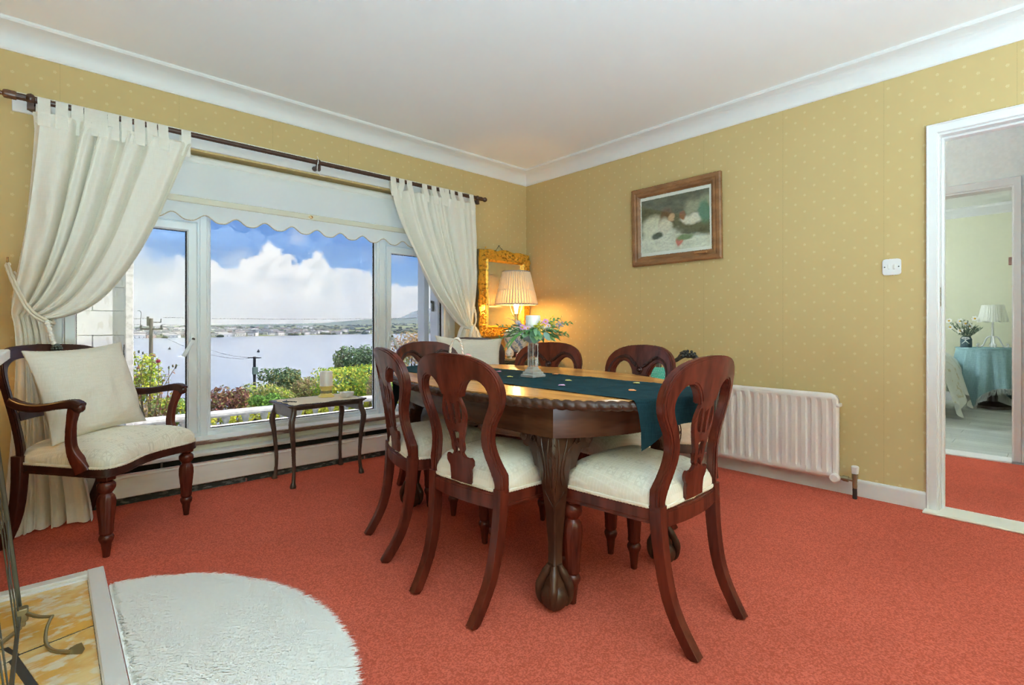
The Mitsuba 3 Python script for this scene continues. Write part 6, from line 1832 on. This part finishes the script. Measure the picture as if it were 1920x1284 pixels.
def plant(name, label, cat_, blobs, cols, n, size, aspect=.5, seed=0, inner=.35, boxy=False, stems=6, group=None):
    """a thing with leaves on the surface of its blobs (x, y, z, rx, ry, rz) and stems inside."""
    g_ = np.random.default_rng(seed)
    t = thing(name, label, cat_, group)
    V, F, C = [], [], []
    at = 0
    wts = np.array([b[3] * b[5] for b in blobs]); wts /= wts.sum()
    for b, wt in zip(blobs, wts):
        k = max(30, int(n * wt))
        d = g_.normal(0, 1, (k, 3)); d /= np.linalg.norm(d, axis=1, keepdims=True)
        if boxy:
            d = d / np.abs(d).max(1, keepdims=True) * (1 - .06 * g_.random((k, 1)))
        r_ = 1 - inner * g_.random((k, 1)) ** 1.6
        bump_ = 1 + .30 * (meshkit.noise(d * 2.6 + seed, seed) - .5)[:, None] + .16 * (meshkit.noise(d * 7 + seed, seed + 1) - .5)[:, None]
        p_ = np.array(b[:3]) + d * r_ * (bump_ if not boxy else 1 + .12 * (bump_ - 1)) * np.array(b[3:])
        v_, f_ = leaves(p_, d * (1, 1, 1) + (0, 0, .4), size, aspect, g_)
        col_ = np.asarray(cols)[g_.integers(0, len(cols), k)] * g_.uniform(.7, 1.25, (k, 1))
        V.append(v_); F.append(f_ + at); C.append(np.repeat(np.clip(col_ * 1.8, 0, 1), 4, 0)); at += len(v_)
    kk = part(t, 'foliage', tri(np.vstack(V), np.vstack(F)), M_LEAF, False, color=np.vstack(C))
    labels[kk] = {'kind': 'stuff'}
    if stems:
        ms_ = []
        for k in range(stems):
            b = blobs[k % len(blobs)]
            top_ = np.array(b[:3]) + g_.uniform(-.6, .6, 3) * np.array(b[3:])
            bot = np.array([np.mean([q[0] for q in blobs]) + g_.normal(0, .05), np.mean([q[1] for q in blobs]) + g_.normal(0, .05), min(q[2] - q[5] for q in blobs) - .25])
            ms_.append(tube(spl([bot, (bot + top_) / 2 + g_.normal(0, .04, 3), top_], 6), np.linspace(.014, .004, 6), 5))
        part(t, 'stems', cat(ms_), M_BARK, True)
    return t


def bl_(x, y, z, w_, h_, n=4, seed=1, dep=1.0):
    g_ = np.random.default_rng(seed)
    out = [(x, y, z - .1 * h_, w_ * .42, w_ * .42 * dep, h_ * .45)]
    for k in range(n):
        out.append((x + g_.uniform(-.32, .32) * w_, y + g_.uniform(-.25, .25) * w_ * dep, z + g_.uniform(-.15, .22) * h_, w_ * g_.uniform(.18, .28), w_ * g_.uniform(.18, .28), h_ * g_.uniform(.20, .30)))
    return out


YG_ = [(.36, .38, .06), (.26, .34, .06), (.46, .44, .09), (.18, .28, .06)]
GN = [(.10, .20, .05), (.14, .27, .06), (.08, .15, .05), (.20, .32, .07)]
OL = [(.20, .22, .09), (.28, .27, .12), (.14, .17, .07), (.34, .30, .15)]
RD = [(.20, .09, .08), (.14, .07, .07), (.26, .15, .09), (.16, .16, .07)]
BR = [(.30, .22, .15), (.24, .18, .12), (.38, .30, .20), (.20, .17, .10)]
DG = [(.06, .11, .06), (.09, .15, .08), (.12, .19, .10), (.15, .21, .13)]
plant('shrub', 'tall yellow green shrub at the left behind the rose bush', 'shrub', bl_(-2.72, 4.2, .30, .66, 1.0, 5, 1), YG_, 2600, .05, .5, 1)
plant('shrub', 'low grey brown shrub above the left end of the balustrade', 'shrub', bl_(-2.72, 3.1, .05, .36, .34, 3, 2), BR, 1300, .03, .5, 2)
plant('shrub', 'fresh green bush beside the left mullion, behind the armchair arm', 'shrub', bl_(-2.44, 3.25, .04, .46, .40, 4, 3), GN + YG_[:1], 1800, .04, .5, 3)
plant('shrub', 'dark reddish purple shrub right of the left mullion', 'shrub', bl_(-1.92, 3.2, .06, .56, .42, 5, 4), RD, 2400, .04, .5, 4)
plant('shrub', 'broad olive green shrub in the middle of the garden', 'shrub', bl_(-1.38, 3.55, .04, .92, .46, 7, 5, .6), OL + YG_[:2] + GN[:1], 4200, .045, .45, 5)
plant('shrub', 'taller grey green shrub standing above the middle of the garden', 'shrub', bl_(-.92, 4.2, .20, .58, .46, 6, 6), DG + OL[:2], 2400, .05, .5, 6)
plant('shrub', 'dense dark green bush low in the middle, above the balustrade', 'shrub', bl_(-1.50, 2.85, .06, .44, .28, 4, 7), GN, 2400, .035, .55, 7)
plant('shrub', 'brownish green shrub just left of the clipped hedge', 'shrub', bl_(-.74, 3.75, .10, .52, .40, 5, 8), OL + BR[:2], 2200, .04, .5, 8)
plant('hedge', 'clipped yellow green hedge behind the candle', 'hedge', [(-.46, 3.2, .12, .36, .30, .29), (-.10, 3.1, .14, .22, .28, .30), (-.60, 3.2, .08, .16, .2, .27)], YG_[:3] + GN[1:2], 5200, .042, .6, 9, .2, True)
plant('shrub', 'bare brown twiggy shrub at the right end of the hedge', 'shrub', bl_(-.40, 2.42, .20, .22, .44, 3, 10), BR, 1300, .03, .35, 10)
plant('tree', 'dark green rounded tree beyond the hedge at the right of the middle pane', 'tree', bl_(1.25, 6.4, .18, 1.10, .92, 7, 11), DG, 4200, .07, .5, 11)
plant('shrub', 'olive shrub seen through the right casement above the chair back', 'shrub', bl_(.43, 3.3, .22, .50, .78, 5, 12), OL + DG[2:3], 2600, .04, .45, 12)
plant('hedge', 'small green hedge seen through the pierced chair back nearest the window', 'hedge', [(-.08, 2.55, .16, .20, .20, .22)], GN + YG_[:1], 1500, .035, .55, 13, .2, True)
plant('tree', 'small autumn brown tree with airy twigs in the right casement', 'tree', bl_(2.55, 6.5, .45, 1.0, 1.15, 9, 14), [(.36, .24, .10), (.42, .30, .16), (.26, .22, .10), (.32, .18, .09)], 2400, .055, .5, 14, .9, stems=14)
plant('shrub', 'low mixed shrub along the garden edge behind the olive one', 'shrub', bl_(-.64, 5.4, -.24, 1.7, .42, 7, 15, .4), OL + DG[:2], 2600, .05, .5, 15)
plant('shrub', 'dark green shrub behind the far head chair, low in the right casement', 'shrub', bl_(.05, 3.6, .02, .9, .5, 5, 16), DG + GN[:1], 2400, .045, .5, 16)
plant('shrub', 'grey green sprawling shrub at the far left under the block wall', 'shrub', bl_(-3.0, 4.3, .05, .55, .62, 4, 17), OL, 1500, .045, .5, 17)

for lab, x, y, z, n, h_, cc in (('tuft of yellow grass beside the dark reddish shrub', -2.02, 2.72, -.10, 40, .30, (.46, .46, .10)), ('clump of yellow green grass blades left of the candle', -.95, 3.0, -.06, 90, .34, (.48, .46, .12)),
                               ('wisp of yellow grass before the right end of the hedge', -.22, 2.75, -.06, 50, .22, (.52, .44, .13))):
    rng = random.Random(int(x * -100))
    ms, cs_ = [], []
    for k in range(n):
        ms.append(leaf((x + rng.gauss(0, .10), y + rng.gauss(0, .06), z - .15), (rng.gauss(0, .45), rng.gauss(0, .35), 1), (1, 0, 0), h_ * rng.uniform(.7, 1.2), .006, .25, 5)); cs_.append(np.array(cc) * rng.uniform(.7, 1.25))
    m, c = colored(ms, cs_)
    g_ = thing('grass_clump', lab, 'grass')
    kk_ = part(g_, 'blades', m, M_LEAF, False, color=c); labels[kk_] = {'kind': 'stuff'}
for k in range(-1, 20):
    x = -2.144 + .183 * (k + .5)
    plant('edging_plant', 'tuft of yellow green edging plant seen through a gap of the balustrade', 'plant', [(x, 2.52, -.02, .085, .08, .075), (x + .03, 2.50, .0, .05, .05, .06)], [(.40, .42, .06), (.34, .40, .06), (.48, .44, .08)], 380, .024, .5, 60 + k, .4, False, 0, group='edging plants behind the balusters')

rb = thing('rose_bush', 'leggy rose bush with one dark red bloom outside the left casement', 'rose bush')
rng = random.Random(9)
ms, cs_, st = [], [], []
tips = [(-2.69, 2.39, .63), (-2.87, 2.55, .74), (-2.89, 2.57, .58), (-2.61, 2.34, .56), (-2.56, 2.27, .60), (-2.80, 2.50, .66), (-2.75, 2.45, .52), (-2.66, 2.36, .46), (-2.84, 2.5, .50), (-2.58, 2.31, .42), (-2.72, 2.42, .70), (-2.92, 2.56, .70), (-2.64, 2.3, .52)]
for q in tips:
    b0_ = np.array([-2.76 + rng.gauss(0, .03), 2.45 + rng.gauss(0, .03), -.3]); q = np.array(q)
    pth = spl([b0_, b0_ * .45 + q * .55 + (rng.gauss(0, .03), rng.gauss(0, .03), 0), q], 14)
    st.append(tube(pth, np.linspace(.006, .0022, 14), 5))
    for k in range(5, 14):
        for rep in range(2):
            d = np.array([rng.gauss(0, 1), rng.gauss(0, 1), rng.uniform(-.4, .6)])
            ms.append(leaf(pth[k], d, (0, 0, 1), rng.uniform(.030, .05), .013, .25, 5)); cs_.append(np.array(rng.choice([(.16, .26, .09), (.22, .32, .12), (.34, .16, .12), (.30, .30, .10), (.40, .34, .06), (.36, .22, .14)])) * rng.uniform(.8, 1.2))
part(rb, 'stems', cat(st), mat('m_rose_stem', dif((.20, .17, .09))), True)
m, c = colored(ms, cs_)
kk_ = part(rb, 'foliage', m, M_LEAF, True, color=c); labels[kk_] = {'kind': 'stuff'}
part(rb, 'bloom', cat([tm(Manifold.sphere(.019, 16)).apply_translation((-2.69, 2.39, .645))] + [leaf((-2.69, 2.39, .63), (math.cos(a_), math.sin(a_), .8), (0, 0, 1), .030, .014, -.2, 5) for a_ in np.arange(7) * .9]), mat('m_rose', pr((.30, .012, .06), .6)), True, label='dark red rose')
for x, y, z in ((-2.615, 2.31, .585), (-2.585, 2.29, .60), (-2.56, 2.27, .605), (-2.565, 2.275, .585), (-2.83, 2.52, .74), (-2.80, 2.5, .725)):
    part(rb, 'bud', tm(Manifold.sphere(1, 10).scale((.008, .008, .015)).translate((x, y, z))), mat('m_bud', dif((.10, .12, .10))) if 'm_bud' not in scene else 'm_bud', True)

# ------------------------------------------------------------------ poles and wires
M_POLEW = mat('m_utility_pole', dif(proc(lambda p, n, uv: mix((.15, .13, .11), (.30, .27, .24), fbm(p.x * 9, p.y * 9, p.z * 1.5, 3)))))
M_DKM = mat('m_dark_grey', dif((.07, .075, .085)))
P1, P2 = np.array([.92, 33.1, 0]), np.array([9.95, 45.2, 0])
ar = np.array([.845, -.777 * 1.0, 0]); ar /= np.linalg.norm(ar)
up1 = thing('utility_pole', 'weathered wooden utility pole with a crossarm beyond the rose bush', 'utility pole')
part(up1, 'pole', lathe([(.13, -12), (.098, 1.45), (.09, 1.49), (0, 1.49)], 14, at=tuple(P1)), M_POLEW)
q0, q1 = P1 - ar * .62 + (0, 0, .86), P1 + ar * .70 + (0, 0, .86)
part(up1, 'crossarm', sweep(np.linspace(q0, q1, 3), rrect(.08, .08, .01, 1), up=(0, 0, 1)), M_DKM)
for s_ in (-.6, .02, .62):
    part(up1, 'insulator', lathe([(.05, 0), (.07, .06), (.04, .10), (.07, .15), (.04, .2), (0, .24)], 8, at=tuple(P1 + ar * s_ + (0, 0, .88))), M_DKM)
part(up1, 'bracket', cat(box(P1 + (-.21, -.04, 1.05), P1 + (-.10, .04, 1.60), .01), box(P1 + (.08, -.02, 1.24), P1 + (.50, .02, 1.29), .01), box(P1 + (.46, -.02, 1.24), P1 + (.51, .02, 1.48), .01)), M_DKM)
part(up1, 'bent_rod', tube(spl([P1 - ar * .60 + (0, 0, .9), P1 - ar * .60 + (0, 0, 1.75), P1 - ar * .64 + (0, 0, 1.92), P1 - ar * .80 + (0, 0, 1.95)], 14), .014, 5), M_DKM)
up2 = thing('utility_pole', 'dark utility pole with a small top arm and a box, lower down before the bay', 'utility pole')
part(up2, 'pole', lathe([(.15, -18), (.115, -1.72), (.11, -1.68), (0, -1.67)], 12, at=tuple(P2)), M_DKM)
part(up2, 'crossarm', sweep(np.linspace(P2 - ar * .58 + (0, 0, -1.78), P2 + ar * .58 + (0, 0, -1.78), 3), rrect(.09, .08, .01, 1), up=(0, 0, 1)), M_DKM)
part(up2, 'box', box(P2 + (-.22, -.36, -3.25), P2 + (.20, -.10, -2.60), .02), mat('m_green_box', dif((.20, .28, .26))), label='grey green transformer box')
wi = thing('overhead_wires', 'thin overhead wires strung between the poles across the view', 'wires')
for a_, b_, sag in ((P1 + ar * .62 + (0, 0, 1.12), P2 - ar * .55 + (0, 0, -1.72), .5), (P1 - ar * .6 + (0, 0, 1.12), P2 + ar * .3 + (0, 0, -1.72), .8), (P1 + ar * .62 + (0, 0, 1.12), np.array([60.0, 20.0, 4.5]), 1.6), (P1 - ar * .6 + (0, 0, 1.12), np.array([-26.0, 50.0, 3.2]), .9), (P1 + (0, 0, 1.5), np.array([-26.0, 50.0, 4.0]), .9), (P1 + (.6, 0, 1.55), np.array([62.0, 22.0, 6.2]), 1.4)):
    u = np.linspace(0, 1, 30)[:, None]
    part(wi, 'wire', tube(a_ * (1 - u) + b_ * u - np.array([0, 0, 1]) * sag * 4 * u * (1 - u), .009, 4), M_DKM, True)

# ------------------------------------------------------------------ the bay and the far shore
struct('sea', tri([(-4000, 50, -20), (9000, 50, -20), (9000, 4000, -20), (-4000, 4000, -20)], [(0, 1, 2, 3)]),
       mat('m_sea', {'type': 'bumpmap', 'arbitrary': proc(lambda p, n, uv: fbm(p.x * .5, p.y * .9, 0.0, 3), .05), 'scale': .02,
                     'bsdf': pr((.20, .23, .27), .16, specular=.5)}), False)
xs_az = np.radians(np.linspace(-25, 62, 260)); us = np.linspace(0, 1, 40) ** 1.25
SH = lambda a_: np.interp(np.degrees(a_), [-25, 4.6, 12, 20, 27.5, 31, 40, 62], [1100, 1120, 1180, 1380, 1540, 1600, 1500, 1500])
RIDGE = lambda a_: np.interp(np.degrees(a_), [-25, 4.6, 9, 12, 16, 20, 24, 27.5, 30, 35, 62], [4, -3, 2, 4, 3, 5, 9, 18, 22, 26, 30])
V, C = [], []
gN = np.random.default_rng(4)
A_, U_ = np.meshgrid(xs_az, us, indexing='ij')
Rr = SH(A_) + U_ * 2300
X = CAM[0] + Rr * np.sin(A_); Yw = CAM[1] + Rr * np.cos(A_)
s1 = np.clip(U_ / .75, 0, 1); s1 = s1 * s1 * (3 - 2 * s1)
hn = meshkit.noise(np.stack([X / 330, Yw / 330, X * 0], -1), 2) - .5
Zl = -20.4 + (RIDGE(A_) + 20.4) * s1 + 9 * hn * np.clip(U_ * 3, 0, 1) + .9 * np.clip(U_ * 40, 0, 1)
f1 = meshkit.noise(np.stack([X / 55, Yw / 120, X * 0], -1), 8); f2 = meshkit.noise(np.stack([X / 24, Yw / 60, X * 0], -1), 9)
col_ = np.where((f1 > .56)[..., None], np.array((.20, .235, .12)), np.array((.12, .13, .10)))
col_ = np.where(((f2 > .62) & (f1 <= .56))[..., None], np.array((.055, .075, .05)), col_)
col_ = np.where((U_ < .012)[..., None], np.array((.22, .22, .14)), col_)
struct('far_shore', tri(np.stack([X, Yw, Zl], -1).reshape(-1, 3), grid(len(xs_az), len(us))[:, ::-1]), M_VCOL, True, color=col_.reshape(-1, 3))


def hills(name, label, az, R0, hs, dep, colr, seed):
    a_ = np.radians(np.linspace(az[0], az[-1], 160)); u = np.linspace(-1, 1, 26)
    Aa, Uu = np.meshgrid(a_, u, indexing='ij')
    top_ = np.interp(np.degrees(Aa), az, hs)
    R_ = R0 + Uu * dep
    X_, Y_ = CAM[0] + R_ * np.sin(Aa), CAM[1] + R_ * np.cos(Aa)
    n_ = meshkit.noise(np.stack([X_ / 600, Y_ / 600, X_ * 0], -1), seed) - .5
    Z_ = -25 + (top_ + 25) * np.cos(Uu * PI / 2) ** .8 * (1 + .16 * n_) + 0 * Uu
    struct(name, tri(np.stack([X_, Y_, Z_], -1).reshape(-1, 3), grid(160, 26)[:, ::-1]), mat('m_' + name, dif(proc(colr))), True, label=label)


hills('far_hills', 'low far hills behind the town', (-25, 0, 6, 12, 18, 22, 26, 28, 34, 62), 4600, (10, 2, 4, 18, 26, 34, 62, 72, 80, 60), 900, lambda p, n, uv: mix((.07, .095, .075), (.13, .15, .09), noise(p.x / 160, p.y / 160, 0.0)), 5)
hills('mountain', 'single grey blue mountain rising at the right', (27, 28.4, 30, 31.2, 32.4, 33.3, 36, 40, 46, 62), 7000, (30, 70, 120, 185, 232, 245, 250, 200, 120, 60), 1500, lambda p, n, uv: mix((.075, .08, .075), (.13, .125, .10), noise(p.x / 260, p.y / 260, p.z / 120)), 6)

rng = random.Random(21)
hv = []


def house_mesh(l_, w_, h_, rf, wc, rc):
    b_ = box((-l_ / 2, -w_ / 2, -2), (l_ / 2, w_ / 2, h_), 0)
    r_ = tri([(-l_ / 2 - .3, -w_ / 2 - .3, h_), (l_ / 2 + .3, -w_ / 2 - .3, h_), (l_ / 2 + .3, w_ / 2 + .3, h_), (-l_ / 2 - .3, w_ / 2 + .3, h_), (-l_ / 2 - .3, 0, h_ + rf), (l_ / 2 + .3, 0, h_ + rf)],
             [(0, 1, 5), (0, 5, 4), (2, 3, 4), (2, 4, 5), (1, 2, 5), (3, 0, 4)])
    wn = [box((x_ - .5, -w_ / 2 - .05, 1.0), (x_ + .5, -w_ / 2, 2.3), 0) for x_ in np.linspace(-l_ / 2 + 1.5, l_ / 2 - 1.5, 4)]
    m_ = cat(b_, r_, *wn)
    c_ = np.vstack([np.tile(wc, (len(b_.vertices), 1)), np.tile(rc, (6, 1))] + [np.tile((.05, .06, .07), (len(q.vertices), 1)) for q in wn])
    return ply(m_, M_VCOL, smooth=False, color=c_)


HV = [house_mesh(*a_) for a_ in ((11, 7, 3.6, 2.4, (.86, .86, .84), (.18, .19, .21)), (14, 8, 5.2, 2.6, (.82, .81, .78), (.24, .23, .24)), (9, 7, 5.4, 2.2, (.88, .86, .80), (.15, .16, .18)), (19, 9, 4.4, 2.0, (.84, .85, .85), (.42, .42, .43)), (12, 8, 3.8, 2.4, (.60, .47, .41), (.19, .18, .19)))]
k = 0
while k < 190:
    azd = rng.uniform(4.8, 28.5)
    dens = np.interp(azd, [4.8, 9, 11, 14, 18, 20, 22, 25, 28.5], [.9, .8, .8, 1, 1, .8, .45, .25, .12])
    u = rng.random() ** 1.7 * .50 + .012
    if rng.random() > dens or (azd > 21 and u > .2):
        continue
    a_ = math.radians(azd); R_ = float(SH(a_)) + u * 2300
    x_, y_ = CAM[0] + R_ * math.sin(a_), CAM[1] + R_ * math.cos(a_)
    i_, j_ = int(np.argmin(np.abs(xs_az - a_))), int(np.argmin(np.abs(us - u)))
    if any((x_ - q[0]) ** 2 + (y_ - q[1]) ** 2 < 400 for q in hv):
        continue
    hv.append((x_, y_))
    put(thing('far_house', 'pale house of the town on the far shore', 'house', 'houses of the town across the bay'), HV[rng.choice((0, 0, 1, 2, 2, 3, 4))], None, to=T().translate((x_, y_, float(Zl[i_, j_]))).rotate([0, 0, 1], rng.uniform(-60, 25)).scale(1.3))
    k += 1
ms = []
for k in range(420):
    a_ = math.radians(rng.uniform(4.6, 34)); u = rng.random() ** 1.4 * .6 + .004
    R_ = float(SH(a_)) + u * 2300
    i_, j_ = int(np.argmin(np.abs(xs_az - a_))), int(np.argmin(np.abs(us - u)))
    s_ = rng.uniform(2.5, 5)
    if any((CAM[0] + R_ * math.sin(a_) - q[0]) ** 2 + (CAM[1] + R_ * math.cos(a_) - q[1]) ** 2 < 420 for q in hv):
        continue
    ms.append(trimesh.creation.icosphere(1, 1).apply_scale((s_ * 1.8, s_ * 1.5, s_)).apply_translation((CAM[0] + R_ * math.sin(a_), CAM[1] + R_ * math.cos(a_), float(Zl[i_, j_]) + s_ * .5)))
one('far_trees', 'dark trees scattered between the houses of the far shore', 'trees', cat(ms), mat('m_far_tree', dif((.045, .065, .04))), True, kind='stuff')
for x_, y_, lab in ((78, 560, 'small dark mooring buoy on the bay behind the rose bush'), (124, 449, 'small dark mooring buoy on the bay above the lower pole'), (179, 411, 'small dark mooring buoy on the bay at the right of the middle pane')):
    one('buoy', lab, 'buoy', lathe([(0, -20.6), (.9, -20.3), (1.1, -19.4), (.7, -18.7), (.25, -18.4), (.2, -17.6), (0, -17.5)], 14, at=(x_, y_, 0)), M_DKM, True)
scene['haze'] = {'type': 'ply', **{k_: v_ for k_, v_ in ply(box((-3500, 950, -30), (9500, 9500, 420), 0), None).items() if k_ != 'type'}, 'bsdf': {'type': 'null'},
                 'interior': {'type': 'homogeneous', 'albedo': {'type': 'rgb', 'value': [.96, .97, .98]}, 'sigma_t': {'type': 'rgb', 'value': [.00011, .00015, .00021]}}}
labels['haze'] = {'label': 'thin sea haze over the far shore and hills', 'category': 'haze', 'kind': 'stuff'}
